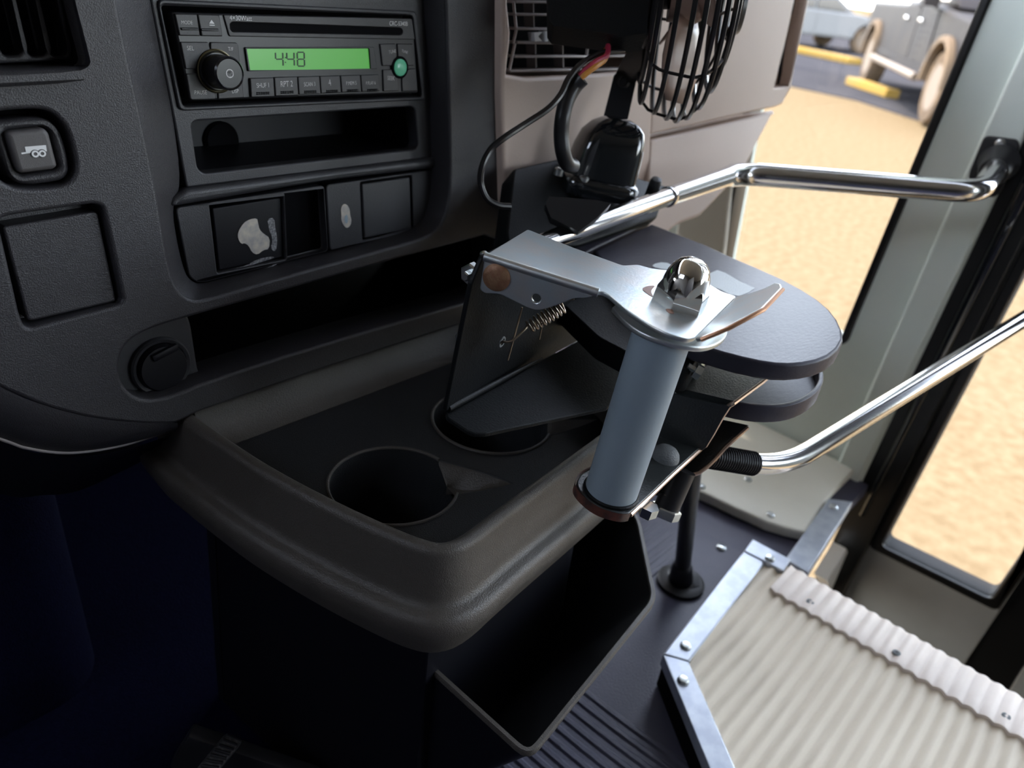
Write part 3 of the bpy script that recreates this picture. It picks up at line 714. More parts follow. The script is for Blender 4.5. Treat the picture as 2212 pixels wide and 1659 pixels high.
# torn label residue and scuffs
res = D(Z3([(600, 470), (598, 420), (640, 350), (690, 322), (742, 315), (748, 345), (760, 400), (790, 430), (838, 462), (832, 545), (790, 552), (745, 588), (705, 572), (680, 520), (650, 500), (625, 508)]), -.003)
lab(plate('torn_label', DF0, chaikin(res, 1), -.003, -.0026, M['paper'], pl), 'cream torn paper label residue')
sm = D(Z3([(820, 318), (872, 312), (880, 400), (893, 450), (890, 540), (872, 565), (845, 540), (862, 470), (830, 400)]), -.003)
plate('scuff', DF0, chaikin(sm, 1), -.003, -.0028, M['smear'], pl)
s2 = D(Z3([(505, 845), (540, 800), (640, 768), (790, 735), (870, 690), (895, 700), (880, 735), (800, 760), (640, 790), (560, 815)]), .010)
plate('scuff', DF0, chaikin(D(Z3([(570, 690), (660, 672), (740, 622), (850, 600), (880, 610), (700, 665), (600, 698)]), -.003), 1), -.003, -.0027, M['smear'], pl)
plate('scuff', DF0, chaikin(D(Z3([(590, 748), (700, 722), (800, 692), (895, 650), (880, 668), (760, 712), (640, 744)]), 0), 1), 0, .0003, M['smear'], pl)
s3 = D(Z3([(1372, 290), (1366, 240), (1385, 208), (1415, 212), (1434, 250), (1436, 290), (1448, 330), (1440, 370), (1412, 392), (1388, 370), (1370, 330)]), 0)
lab(plate('torn_label', DF0, chaikin(s3, 2), 0, .0004, M['paper'], pr), 'small oval pale label residue')
plate('torn_label_ink', DF0, chaikin(D(Z3([(1395, 300), (1415, 285), (1420, 330), (1412, 360), (1395, 340)]), 0), 1), .0004, .0005, mat('faded_blue_ink', (.35, .45, .52), .8), pr)

# ---------------------------------------------------------------- radio
R = thing('car_radio', 'black car radio with a lit green display reading 4:48 in the dash', 'radio', DF0.pt(0, 0, 0))
RH = .004
face = plate('faceplate', DF0, rounded(D([(371, 26), (893, 41), (904, 201), (411, 218)], RH), .002), -.010, RH, M['radio'], R, bevel=.0012)
def key_(nm, pts, h=RH + .0015, mt='button', r=.0008, holes=(), par=None, zz=Z2):
    return plate(nm, DF0, rounded(D(zz(pts), h), r), RH - .001, h, M[mt], par or R, holes, bevel=.0006)
k1 = key_('key', [(130, 102), (296, 106), (321, 270), (166, 267)]); k2 = key_('key', [(301, 106), (464, 112), (489, 272), (331, 270)])
key_('ridge', [(176, 205), (308, 208), (314, 226), (182, 226)], RH + .0024, 'radio', .0004, par=k1); key_('ridge', [(325, 212), (458, 214), (463, 232), (330, 232)], RH + .0024, 'radio', .0004, par=k2)
text('print', DF0, RH + .0015, 'MODE', Z2([(180, 180)])[0], Z2([(262, 182)])[0], M['greyprint'], k1, 1.15)
ej = [plate_mesh(DF0, D(Z2(p), RH + .0015), [], RH + .0015, RH + .0017, 0) for p in ([(386, 176), (402, 146), (426, 178)], [(387, 184), (427, 186), (428, 193), (388, 191)])]
link('eject_symbol', joined(ej), M['print'], k2, None, 0)
sl_h = rounded(D(Z2([(542, 180), (560, 164), (1815, 208), (1832, 224), (1832, 250), (1815, 262), (562, 238), (546, 222)]), RH + .001), .0012)
cd_ = plate('disc_panel', DF0, rounded(D(Z2([(492, 110), (1900, 138), (1925, 296), (538, 272)]), RH + .001), .0012), RH - .001, RH + .001, M['button'], R, [sl_h], bevel=.0005)
plate('disc_slot', DF0, inset(sl_h, -.0004), RH - .0004, RH + .0001, M['deep'], cd_)
text('print', DF0, RH + .001, '4\u00d730Watt', Z2([(540, 150)])[0], Z2([(706, 156)])[0], M['print'], cd_, 1.1)
text('print', DF0, RH + .001, 'CRC-5340B', Z2([(1732, 190)])[0], Z2([(1868, 193)])[0], M['print'], cd_, 1.15)
kc = D(Z2([(432, 530)]), RH)[0]; kr = .0125
for nm, s, pts, a, b, col in (('SEL', 1, [(172, 312), (380, 314), (398, 380), (398, 516), (212, 516)], (222, 374), (273, 376), 'greyprint'),
                              ('T/F', 1, [(396, 314), (592, 318), (606, 336), (622, 510), (402, 514), (398, 400)], (528, 378), (566, 380), 'greyprint'),
                              ('PAUSE', 1, [(214, 550), (432, 546), (438, 742), (262, 748), (246, 736)], (278, 704), (370, 704), 'greyprint'),
                              ('DSP', 1, [(440, 546), (632, 542), (646, 722), (640, 730), (456, 742), (452, 660)], (558, 696), (608, 692), 'greyprint')):
    k = key_('pad', pts, RH + .0012); text('print', DF0, RH + .0012, nm, Z2([a])[0], Z2([b])[0], M[col], k, 1.15)
kn = lathe('volume_knob', DF0.pt(*kc, RH), DF0.n, [(.0112, 0), (.0112, .002), (.0104, .003), (.0098, .003), (.0095, .016), (.0086, .0172), (.0080, .0165), (0, .0165)], M['knobm'], R, 44)
lathe('knob_ring', DF0.pt(*kc, RH), DF0.n, [(.0125, .0), (.0125, .0022), (.0119, .0026), (.0113, .0022), (.0113, 0)], M['brass'], kn, 44)
kt = .0165 + RH
lathe('print', DF0.pt(kc[0], kc[1], kt), DF0.n, [(.0025, 0), (.0025, .0002), (.0019, .0002), (.0019, 0)], M['greyprint'], kn, 24, 0)
# display
lw = rounded(D(Z2([(650, 352), (1612, 350), (1640, 515), (675, 532)]), RH + .0006), .0008)
li = rounded(D(Z2([(664, 364), (1575, 362), (1588, 516), (690, 524)]), RH + .0006), .0006)
ds = plate('display_frame', DF0, lw, RH - .001, RH + .0014, M['radio'], R, [li], bevel=.0004)
lc = plate('display', DF0, inset(li, -.0004), RH - .001, RH + .0003, M['lcd'], R)
def seg7(ch, x0, y0, x1, y1, sk):
    segs = {'4': 'fgbc', '8': 'abcdefg'}[ch]; w, h = x1 - x0, y1 - y0; t = 10; out = []
    def P(u, v): return (x0 + u * w + (v - .5) * sk, y0 + v * h)
    q = {'a': ((0, 0), (1, 0)), 'g': ((0, .5), (1, .5)), 'd': ((0, 1), (1, 1)), 'f': ((0, 0), (0, .5)), 'b': ((1, 0), (1, .5)), 'e': ((0, .5), (0, 1)), 'c': ((1, .5), (1, 1))}
    for s in segs:
        a, b = Vector(P(*q[s][0])), Vector(P(*q[s][1])); d = (b - a).normalized(); nn = Vector((-d.y, d.x)) * t / 2; a2, b2 = a + d * 4, b - d * 4
        out.append([tuple(a2 - nn), tuple(b2 - nn), tuple(b2 + nn), tuple(a2 + nn)])
    return out
dg = []
for ch, x0, x1 in (('4', 884, 938), ('4', 968, 1022), ('8', 1046, 1098)):
    for q in seg7(ch, x0, 390, x1, 494, 4): dg.append(plate_mesh(DF0, D(Z2(q), RH + .0005), [], RH + .0003, RH + .0005, 0))
for y in (425, 460): dg.append(plate_mesh(DF0, D(Z2([(950, y), (958, y), (959, y + 9), (951, y + 9)]), RH), [], RH + .0003, RH + .0005, 0))
link('clock_digits', joined(dg), M['lcdink'], lc, None, 0)
# six preset keys
xs = [(692, 868), (873, 1045), (1049, 1211), (1214, 1364), (1368, 1515), (1519, 1655)]; tp = [584, 577, 573, 569, 564, 561]; bt = [728, 719, 708, 699, 692, 687]
for i, (nm, (x0, x1)) in enumerate(zip(['SHUF 1', 'RPT 2', 'SCAN 3', '4', 'P.MEM 5', 'P.PLAY 6'], xs)):
    y0, y1 = tp[i], bt[i]; k = key_('preset_key', [(x0, y0), (x1, y0 - 5), (x1 + 10, y1 - 6), (x0 + 10, y1)], RH + .0018)
    f = {'4': (.44, .56)}.get(nm, (.28, .80)); wdt = x1 - x0; by = y0 + 72
    text('print', DF0, RH + .0018, nm, Z2([(x0 + wdt * f[0], by)])[0], Z2([(x0 + wdt * f[1], by - 4)])[0], M['greyprint'], k, 1.35)
    gr = []
    for r_ in range(2):
        for c_ in range(6):
            gx = x0 + 46 + c_ * wdt * .098; gy = y0 + 104 + r_ * 11 - c_ * .6
            gr.append(plate_mesh(DF0, D(Z2([(gx, gy), (gx + 11, gy), (gx + 12, gy + 8), (gx + 1, gy + 8)]), RH + .0018), [], RH + .0015, RH + .0022, 0))
    o = link('grip_dots', joined(gr), M['deep'], k, None, 0)
# right-hand pad
for pts in ([(1662, 328), (1776, 326), (1790, 430), (1770, 490), (1682, 494)], [(1792, 326), (1908, 328), (1918, 490), (1872, 492), (1836, 430), (1798, 424)],
            [(1684, 520), (1766, 518), (1800, 590), (1806, 680), (1690, 684)], [(1878, 514), (1930, 512), (1946, 680), (1832, 684), (1826, 590)]):
    key_('pad', pts, RH + .0012)
gk_ = D(Z2([(1808, 503)]), RH + .001)[0]
pb = lathe('band_key', DF0.pt(*gk_, RH), DF0.n, [(.0058, 0), (.0058, .0022), (.0046, .003), (0, .0032)], M['greenkey'], R, 30)
lathe('band_key_ring', DF0.pt(*gk_, RH), DF0.n, [(.0076, 0), (.0076, .0018), (.0062, .0022), (.0060, .001)], M['deep'], pb, 30)
for s, a, b in (('TUNE', (1728, 402), (1782, 392)), ('TUNE', (1822, 388), (1866, 402)), ('SEEK', (1716, 596), (1770, 600))):
    text('print', DF0, RH + .0012, s, Z2([a])[0], Z2([b])[0], M['greyprint'], R, 1.2)

# ---------------------------------------------------------------- passenger side
HV = .030
vfh = chaikin(D([(1100, -120), (1097, 0), (1101, 40), (1105, 80), (1098, 130), (1095, 171), (1262, 162), (1385, 152), (1392, 0), (1398, -120)], HV), 1)
pv_ = plate('passenger_panel', DF0, rounded(D([(1087, -260), (1436, -260), (1424, 0), (1406, 300), (1398, 470), (1392, 540), (1110, 500), (1098, 480), (1090, 440), (1084, 200)], HV), .004), -.03, HV, M['taupe'], dash, [vfh], bevel=.003, res=3)
dk = plate('duct', DF0, D([(1060, -130), (1440, -130), (1440, 200), (1060, 200)], 0), -.02, -.01, M['deep'], pv_)
for q, (sy0, sy1, x0, x1) in enumerate([(4, 6, 1112, 1300), (31, 33, 1109, 1300), (62, 64, 1113, 1272), (92, 94, 1115, 1270), (122, 122, 1110, 1266), (153, 150, 1100, 1262)]):
    a, b = D([(x0, sy0), (x1, sy1)], HV - .006); A, B = DF0.pt(*a, HV - .012), DF0.pt(*b, HV - .012); d = (B - A) / 2
    box('louvre', (A + B) / 2, d, DF0.v * .0009, DF0.n * .0075, M['slat'], pv_, .0005)
for (x0, x1, y0, y1) in [(1109, 1115, 4, 62), (1115, 1108, 64, 94), (1112, 1100, 94, 152), (1270, 1272, 66, 90), (1270, 1263, 92, 150)]:
    a, b = D([(x0, y0), (x1, y1)], HV - .006); A, B = DF0.pt(*a, HV - .006), DF0.pt(*b, HV - .006)
    tube('louvre_edge', [A, B], .0012, M['slat'], pv_, 8)
for x, y0, y1 in [(1146, 0, 62), (1151, 94, 150), (1210, 94, 150)]:
    a, b = D([(x, y0), (x + 2, y1)], HV - .016); A, B = DF0.pt(*a, HV - .018), DF0.pt(*b, HV - .018)
    box('vane', (A + B) / 2, (B - A) / 2, DF0.u * .0007, DF0.n * .005, M['slat'], pv_)
for q, (y, x0, x1) in enumerate([(66, 1285, 1375), (92, 1280, 1372), (122, 1276, 1370), (150, 1272, 1368)]):
    a, b = D([(x0, y), (x1, y - 4)], HV - .012); A, B = DF0.pt(*a, HV - .012), DF0.pt(*b, HV - .012)
    box('louvre', (A + B) / 2, (B - A) / 2, DF0.v * .0009, DF0.n * .0075, M['slat'], pv_, .0005)
tb = plate('louvre_tab', DF0, rounded(D(Z4([(655, 232), (722, 230), (734, 296), (664, 302)]), HV), .0016), HV - .01, HV - .001, M['white'], pv_, bevel=.001)
plate('louvre_tab', DF0, rounded(D(Z4([(610, 224), (634, 224), (624, 300), (606, 300)]), HV), .0008), HV - .01, HV - .002, M['white'], pv_)
plate('louvre_tab_arrow', DF0, D(Z4([(532, 236), (590, 230), (560, 262), (588, 296), (538, 300)]), HV), HV - .01, HV - .003, M['greyprint'], pv_)
link('tab_marks', joined([plate_mesh(DF0, D(Z4([(x, 246), (x + 12, 246), (x + 14, 278), (x + 2, 278)]), HV), [], HV - .002, HV - .0005, 0) for x in (660, 680, 700)]), M['deep'], pv_, None, 0)

GO = DF0.pt(*D([(1404, 292)], HV - .002)[0], HV - .002)
GFr = Frame(GO, (.9962, -.0872, 0), (0, .0846, .9964))
gp = GFr.px
side_hole = gp([(1722, -150), (1717, 0), (1700, 80), (1673, 190), (1706, 186), (1722, 100), (1742, 0), (1760, -150)])
gb = plate('glove_box', GFr, rounded(gp([(1440, -260), (1800, -260), (1748, 0), (1712, 168), (1692, 224), (1676, 231), (1404, 291), (1406, 268), (1424, 0)]), .004), -.05, 0, M['taupe'], dash, [side_hole], bevel=.0025, res=3)
plate('demister_duct', GFr, gp([(1680, -160), (1790, -160), (1760, 0), (1712, 200), (1650, 210)]), -.045, -.035, M['deep'], gb)
for dx in (8, 20):
    a, b = gp([(1716 + dx, -140), (1680 + dx, 186)], -.012); tube('demister_slat', [GFr.pt(*a, -.016), GFr.pt(1 * (a[0] + b[0]) / 2, (a[1] + b[1]) / 2, -.016), GFr.pt(*b, -.016)], .0022, M['black'], gb, 8)
GL = Frame(GFr.pt(*gp([(1404, 300)])[0], -.002), (.9962, -.0872, 0), Vector((.02, .30, .95)))
plate('lower_panel', GL, rounded(GL.px([(1404, 300), (1540, 270), (1674, 238), (1664, 258), (1640, 303), (1616, 350), (1585, 392), (1551, 428), (1512, 468), (1470, 482), (1392, 540), (1300, 560), (1394, 470), (1402, 330)]), .004), -.06, 0, M['taupe'], dash, bevel=.004, res=3)
# foot of the windscreen pillar seen past the dash
pf = wpx([(1500, 400), (1566, 395), (1546, 575), (1480, 560)], .0)
plate('trim_post', WF, wpx([(1490, 300), (1590, 300), (1552, 640), (1440, 620)], .012), 0, .012, M['cream'], w, bevel=.006, res=3)
# ------------------------------------------------------------------ centre console with cup holders
TZ = -.29
T0 = Frame(L(0, 0, TZ), (1, 0, 0), (0, 1, 0))
TF = -.022                                            # depth of the tray floor below the rim
con = thing('centre_console', 'black plastic centre console with two cup holders below the dash', 'console', L(.32, .33, Zf))
base = T0.px([(395, 902), (470, 955), (560, 1015), (700, 1090), (830, 1150), (900, 1178), (955, 1191), (1012, 1175), (1090, 1112), (1290, 966)])
base = [(base[0][0], .466), (base[0][0] - .001, .450)] + base + [(.445, .240), (.470, .262), (.485, .32), (.492, .42), (.492, .466)]
base = chaikin(base, 2)
def ring(off, z): return [L(p[0], p[1], TZ + z) for p in inset(base, -off)]
ringsR = [ring(-.0135, TF + .001), ring(-.0095, -.006), ring(-.0085, -.0025), ring(-.006, -.0004), ring(-.003, .0), ring(-.001, -.0007), ring(.0006, -.0028), ring(.001, -.005), ring(.00115, -.0065), ring(.0038, -.032), ring(.004, -.0345), ring(.0055, -.0385), ring(.0075, -.0398), ring(.0105, -.0408),
          ring(.0128, -.0425), ring(.0142, -.0455), ring(.0146, -.049), ring(.0142, -.053), ring(.0135, -.056), ring(.0085, -.068), ring(.006, -.074), ring(-.010, -.082), ring(-.020, -.084)]
link('rim', surf_mesh(ringsR, True), M['tray'], con, None, 40)
# cup holes, each with its side scoop
def cup(cpx, rx_px, notch):
    c = Vector(T0.px([cpx], TF)[0]); e = Vector(T0.px([rx_px], TF)[0]); r = (e - c).length
    q = [Vector(p) for p in T0.px(notch, TF)]                # chord start, tip, chord end
    a0 = math.atan2(q[0].y - c.y, q[0].x - c.x); a1 = math.atan2(q[2].y - c.y, q[2].x - c.x)
    return c, r, q, a0, a1
cups = [cup((850, 1046), (988, 1046), [(968, 984), (1106, 1044), (1000, 1068)]), cup((1062, 908), (1186, 908), [(1188, 905), (1290, 905), (1210, 945)])]
holes = []; pieces = []
for c, r, q, a0, a1 in cups:
    while a1 > a0: a1 -= 2 * math.pi
    n = 40; arc = [(c.x + r * math.cos(a0 + t * (2 * math.pi - (a0 - a1)) / n), c.y + r * math.sin(a0 + t * (2 * math.pi - (a0 - a1)) / n)) for t in range(n + 1)]
    s, e = Vector(arc[-1]), Vector(arc[0])
    leaf = []
    for A, B in ((s, q[1]), (q[1], e)):
        md = (A + B) / 2; out = (md - c).normalized() * .006
        for t in range(0, 6):
            u = t / 6; p = A * (1 - u) ** 2 + (md + out) * 2 * u * (1 - u) + B * u * u; leaf.append((p.x, p.y))
    holes.append(arc[:-1] + leaf); pieces.append((c, r, arc, s, e, leaf, q[1]))
flo = inset(base, .0128)
plate('tray_floor', T0, flo, TF - .003, TF, M['trayshade'], con, holes, bevel=.0008)
for c, r, arc, s, e, leaf, tip in pieces:
    rows = []
    for rr, zz in ((1.0, 0), (.985, -.004), (.95, -.045), (.90, -.078), (.80, -.082), (0.02, -.083)):
        row = []
        for k in range(72):
            t = 2 * math.pi * k / 72; d = Vector((math.cos(t), math.sin(t)))
            p = c + d * r * rr; inside = False
            ms = ((s + e) / 2 - c).normalized(); inside = d.dot(ms) > ((s - c).normalized()).dot(ms) + .01
            z = TF + zz - .0005
            if inside and zz > -.02: z = TF - .0162 * max(0, 1 - (math.acos(max(-1, min(1, d.dot(ms)))) / math.acos((s - c).normalized().dot(ms))) ** 3) - .001
            row.append(L(p.x, p.y, TZ + z))
        rows.append(row)
    wl = link('cup_well', surf_mesh(rows, True), M['trayshade'], con, None, 45)
    lipc = [L(p[0], p[1], TZ + TF + .0003) for p in arc]
    tube('cup_lip', lipc, .0012, M['tray'], wl, 8)
    # scoop: slopes from floor level at its tip down to the well
    m_ = (s + e) / 2; rows = [[L(p[0], p[1], TZ + TF - .0008) for p in leaf + [(e.x, e.y)]]]
    for f, zz in ((.75, -.004), (.45, -.009), (.2, -.013), (0, -.016)):
        rows.append([L(m_.x + (p[0] - m_.x) * (f if 0 < i < len(leaf) else 1), m_.y + (p[1] - m_.y) * (f if 0 < i < len(leaf) else 1), TZ + TF + zz * (1 - (abs(i - 6) / 6.5) ** 3)) for i, p in enumerate(leaf + [(e.x, e.y)])])
    link('cup_scoop', surf_mesh(rows), M['tray'], wl, None, 60)
# coved back of the tray, up to the dash lip
prof = [(.462, .014), (.452, .012), (.440, .004), (.433, -.006), (.428, -.014), (.4225, -.0195), (.412, TF + .0005)]
rows = []
for x in [.2085 + .0175 * i for i in range(16)]:
    rows.append([L(x + (y - .41) * .02, y, TZ + z) for y, z in prof])
link('tray_back', surf_mesh(rows), M['tray'], con, None, 60)
# body below the rim
bodyr = []
for off, z in ((-.020, -.083), (-.022, -.10), (-.020, -.20), (-.018, -.31)): bodyr.append(ring(off, z))
link('body', surf_mesh(bodyr, True), M['black'], con, None, 60)

# ---------------------------------------------------------------- open bin at the rear of the console
ZB = -.42
BF = Frame(L(0, 0, ZB), (1, 0, 0), (0, 1, 0))
bp_ = BF.px([(866, 1388), (1144, 1641), (1420, 1296), (1383, 1118)])
bl, bn, br, bb = [Vector(p) for p in bp_]
outl = [(bl.x - .002, bl.y + .05), tuple(bl), tuple(bn), tuple(br), tuple(bb), (bb.x + .02, bb.y + .05)]
outl = rounded(outl, .012, 5)
th = .0042
def bring(d, z): return [L(p[0], p[1], ZB + z) for p in inset(outl, d)]
def blow(d, up=0): return [L(bl.x + (p[0] - bl.x) * .50, bl.y + .05 - (bl.y + .05 - p[1]) * .42, ZB - .16 + up) for p in inset(outl, d)]
binn = lab(link('storage_bin', surf_mesh([blow(.0), bring(.0003, -.002)], True), M['black'], con, None, 40), 'open black bin with lit edges painted as a thin pale rim')
link('rim', surf_mesh([bring(.0003, -.004), bring(.0, -.001), bring(.0008, .0006), bring(th - .0008, .0006), bring(th, -.001)], True), M['tray'], binn, None, 40)  # paler plastic on the rim alone paints in its lit edges
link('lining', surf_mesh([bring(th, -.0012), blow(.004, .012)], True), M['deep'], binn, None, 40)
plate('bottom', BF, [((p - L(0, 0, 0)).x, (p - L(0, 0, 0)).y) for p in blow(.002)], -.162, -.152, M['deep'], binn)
# strap at its upper left corner
cp = [BF.px([p], .0)[0] for p in [(862, 1372), (885, 1362), (940, 1408), (926, 1432)]]
plate('rim_tab', BF, rounded(cp, .003), -.006, .004, M['tray'], binn, bevel=.0025, res=3)

# ---------------------------------------------------------------- driver's footwell at the left
foot = []
for z in (-.30, -.40, -.50, -.60):
    row = []
    for i in range(25):
        t = i / 24
        if t < .6: p = (-.75 + t / .6 * .86, .56)
        else:
            a = (t - .6) / .4 * math.pi * .5; p = (.11 + .05 * math.sin(a), .56 + .05 * (1 - math.cos(a)) )
        row.append(L(p[0], p[1] - (-.30 - z) * .10, z))
    foot.append(row + [L(.16, .95, z)])
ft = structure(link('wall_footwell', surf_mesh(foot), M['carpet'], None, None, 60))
PF = Frame(L(.16, .36, -.505), (.72, .69, 0), (-.62, .66, .42))
pt_ = [onplane(x, y, PF.O, PF.n) for x, y in [(420, 1662), (490, 1579), (527, 1597), (470, 1664)]]
pd_ = thing('accelerator_pedal', 'black accelerator pedal with ridged rubber pad in the dark footwell', 'pedal', L(.16, .36, -.52))
q = PF.px([(400, 1690), (491, 1579), (528, 1597), (452, 1690)])
pad = plate('pad', PF, rounded(q, .004), -.008, 0, mat('worn_pedal_rubber', (.03, .03, .033), .6, col2=(.12, .11, .11), vscale=420, lo=.5, hi=.75), pd_, bevel=.002)
a, b, c_, d_ = [Vector(x) for x in q]
for k in range(9):
    t = .06 + .105 * k; A = b + (a - b) * t; B = c_ + (d_ - c_) * t; A2, B2 = A + (B - A) * .1, B + (A - B) * .1
    tube('ridge', [PF.pt(A2.x, A2.y, .0003), PF.pt(B2.x, B2.y, .0003)], .0011, M['black'], pad, 6)
box('arm', PF.pt((b.x + c_.x) / 2, (b.y + c_.y) / 2 - .02, -.03), PF.u * .006, PF.v * .05, PF.n * .02, M['satin'], pd_, .002)
q = FL.px([(520, 1662), (585, 1612), (640, 1700), (540, 1720)], .012)
tag(plate('floor_mat', FL, rounded(q, .004), 0.0042, .010, M['rubber'], None, bevel=.002), 'dark rubber floor mat corner beside the accelerator pedal', 'mat')
# ------------------------------------------------------------------ hand-operated door opener
AX = Vector((.0723, -.0793, .9942)).normalized()      # the hinge axis, a little off plumb
TP = L(.3297, .1683, -.15)                            # on the top plate
E1 = Vector((.2221, -.9750, 0)); E1 = (E1 - AX * E1.dot(AX)).normalized()      # along the latch arm, away from the dash
E2 = AX.cross(E1).normalized()
if E2.x < 0: E2 = -E2
PT = Frame(TP, E2, AX.cross(E2)); 
if PT.n.dot(AX) < 0: PT = Frame(TP, E2, -AX.cross(E2))
def drop(d): return Frame(TP - AX * d, PT.u, PT.v)
ZB2 = lambda p: zoomed(1200, 480, 3.3515, p)
ZC2 = lambda p: zoomed(1200, 700, 3.3515, p)
ZA = lambda p: zoomed(960, 440, 3.19, p)
op = thing('door_opener', 'manual bus door opener with blue grey hand grip and latch arm', 'door opener', L(.40, .20, -.30))
# latch arm: flat top, rolled edge, side flange, thumb tab
nut0 = ZB2([(900, 572)])[0]
topo = [(1140, 495), (1240, 535), (1345, 573), (1378, 571), (1405, 579), (1450, 584), (1500, 594), (1560, 630), (1591, 640), (1546, 684), (1501, 729)] + ZB2([(960, 846), (880, 828), (800, 800), (720, 762), (640, 715), (520, 635), (440, 570), (385, 522), (340, 500), (300, 500)]) + [(1240, 610), (1046, 551)]
tq = PT.px(topo)
topm = plate_mesh(PT, rounded(tq, .0022, 3), [circle(PT.px([(1455, 650)])[0], .0098, 28)], -.0025, 0, .0006, 2)
# flange
P0 = onplane(1046, 551, TP, AX); P1 = onplane(1293, 629, TP, AX)
FF = Frame(P0, P1 - P0, AX)
if FF.n.dot(CAM - P0) < 0: FF = Frame(P0, P0 - P1, AX)
flg = [(1047, 553), (1150, 582), (1290, 629), (1283, 640), (1262, 645), (1240, 645), (1215, 655), (1190, 664), (1170, 670), (1158, 671), (1140, 666), (1110, 651), (1080, 636), (1046, 634), (1036, 626)]
fq = FF.px(flg)
hole_c = FF.px([(1158, 645)])[0]
flm = plate_mesh(FF, rounded(fq, .002, 3), [circle(hole_c, .0025, 18)], -.0025, 0, .0006, 2)
a, b = P0, P1
roll = tube_mesh([a - AX * .0012 - FF.n * .0013, b - AX * .0012 - FF.n * .0013], .0026, 14)
# tab bent up from the plate
H0, H1 = onplane(1594, 636, TP, AX), onplane(1503, 729, TP, AX)
hd = (H0 - H1).normalized(); outw = hd.cross(AX)
if outw.dot(E2) < 0: outw = -outw
TBn = (AX * math.cos(.75) - outw * math.sin(.75)).normalized()
TBF = Frame(H1, hd, TBn.cross(hd))
tb_ = [onplane(x, y, H0, TBF.n) for x, y in [(1591, 641), (1620, 634), (1650, 624), (1676, 611), (1686, 613), (1689, 621), (1648, 664), (1573, 704), (1540, 718), (1512, 729), (1500, 731)]]
tbq = [((p - TBF.O).dot(TBF.u), (p - TBF.O).dot(TBF.v)) for p in tb_]
tbm = plate_mesh(TBF, rounded(tbq, .0015, 3), [], -.0022, 0.0002, .0008, 2)
arm = link('latch_arm', joined([topm, flm, roll]), M['painted'], op)
lab(link('thumb_tab', tbm, M['painted'], arm), 'upturned thumb tab with its warm-lit edge painted copper')
tip = [p for p in tb_[5:10]]
tube('worn_or_lit_edge', [p - TBF.n * .0012 for p in tip], .0011, mat('lit_copper_edge', (.55, .30, .18), .3, metal=.8), arm, 8)  # copper colour paints in warm light along the tab edge
# worn paint round the nut
for pts in ([(622, 482), (660, 462), (724, 458), (700, 480), (690, 505), (712, 545), (668, 520)], [(795, 622), (840, 640), (862, 655), (850, 664), (812, 652)], [(1030, 640), (1080, 620), (1086, 630), (1046, 656)]):
    plate('worn_patch', PT, chaikin(PT.px(ZB2(pts), .0002), 1), 0, .00025, M['bare'], arm)
# rivet and its fastenings
rc = FF.px([(1073, 599)])[0]
lathe('rivet', FF.pt(*rc, 0), FF.n, [(.0076, 0), (.0076, .0008), (.0068, .0016), (.0045, .0023), (.002, .0026), (0, .0027)], M['rivet'], arm, 32)
# acorn nut on the grip bolt
nc = onplane(1466, 657, TP, AX)
seg = 6
hexp = [(.0112, -.004), (.0140, -.0035), (.0142, .0085), (.0128, .0105)]
hx = lathe_mesh(nc, AX, [(0.0, -.004), (.0144, -.004), (.0150, -.002), (.0144, .0085), (.0128, .0120), (0, .0125)], 6, .5)
dome = lathe_mesh(nc, AX, [(.0126, .0075), (.0124, .0120), (.0114, .0170), (.0096, .0212), (.0070, .0242), (.0042, .0256), (0, .0260)], 32)
link('acorn_nut', joined([hx, dome]), M['chromenut'], op, None, 30)
lathe('nut_washer', nc, AX, [(.0098, -.006), (.0098, -.002), (.006, -.002)], M['deep'], op, 24)
# lower washer plate under the arm
WP = drop(.0085)
wq = chaikin(WP.px(ZB2([(400, 600), (450, 655), (540, 745), (640, 805), (760, 850), (900, 888), (1000, 903), (1090, 905), (1180, 876), (1236, 830), (1252, 780), (1240, 740), (1100, 640), (900, 520), (600, 500)])), 1)
plate('washer_plate', WP, wq, -.003, 0, M['painted'], op, bevel=.0008)
# grip
GT = onplane(*ZB2([(775, 800)])[0], TP - AX * .012, AX)
gb0 = CAM + ray(1312, 1086) * ((L(.3210, .1778, -.2693) - CAM).dot(FWD))
gl_ = (GT - gb0).dot(AX)
g0 = onplane(1320, 1061, gb0, AX); ga_ = (GT - g0).normalized()
gr = .0155
lathe('grip', g0, ga_, [(gr - .001, 0), (gr, .001), (gr, (GT - g0).length * .5), (gr, (GT - g0).length)], M['grip'], op, 48)
lathe('grip_collar', g0, ga_, [(.0168, -.002), (.0168, .0008), (.0160, .0016), (.0150, .0016)], M['blacksteel'], op, 40)
# swing lever: flat foot under the grip, joggled strap up to the pivot
BFm = Frame(g0 - AX * .001, PT.u, PT.v)
low_px = ZC2([(1062, 880), (850, 1072), (690, 1226), (535, 1368), (500, 1372), (440, 1366), (330, 1332), (240, 1275), (172, 1205), (150, 1150), (180, 1085), (260, 1046), (420, 880), (560, 740)])
lq = BFm.px(low_px)
lm = plate_mesh(BFm, rounded(lq, .006), [], -.0048, 0, .0008, 2)
lz = L(0, 0, -.235)
def up_(p): return onplane(p[0], p[1], lz, Vector((0, 0, 1)))
def lo_(p): return onplane(p[0], p[1], BFm.O, BFm.n)
Lp = [up_((1548, 770)), up_((1530, 788)), up_((1508, 803)), up_((1466, 838))]; Rp = [up_((1672, 800)), up_((1660, 810)), up_((1647, 821)), up_((1585, 866))]
l_in, r_in = lo_(ZC2([(560, 740)])[0]), lo_(ZC2([(1062, 880)])[0])
def blend(A, B, k): return A * (1 - k) + B * k
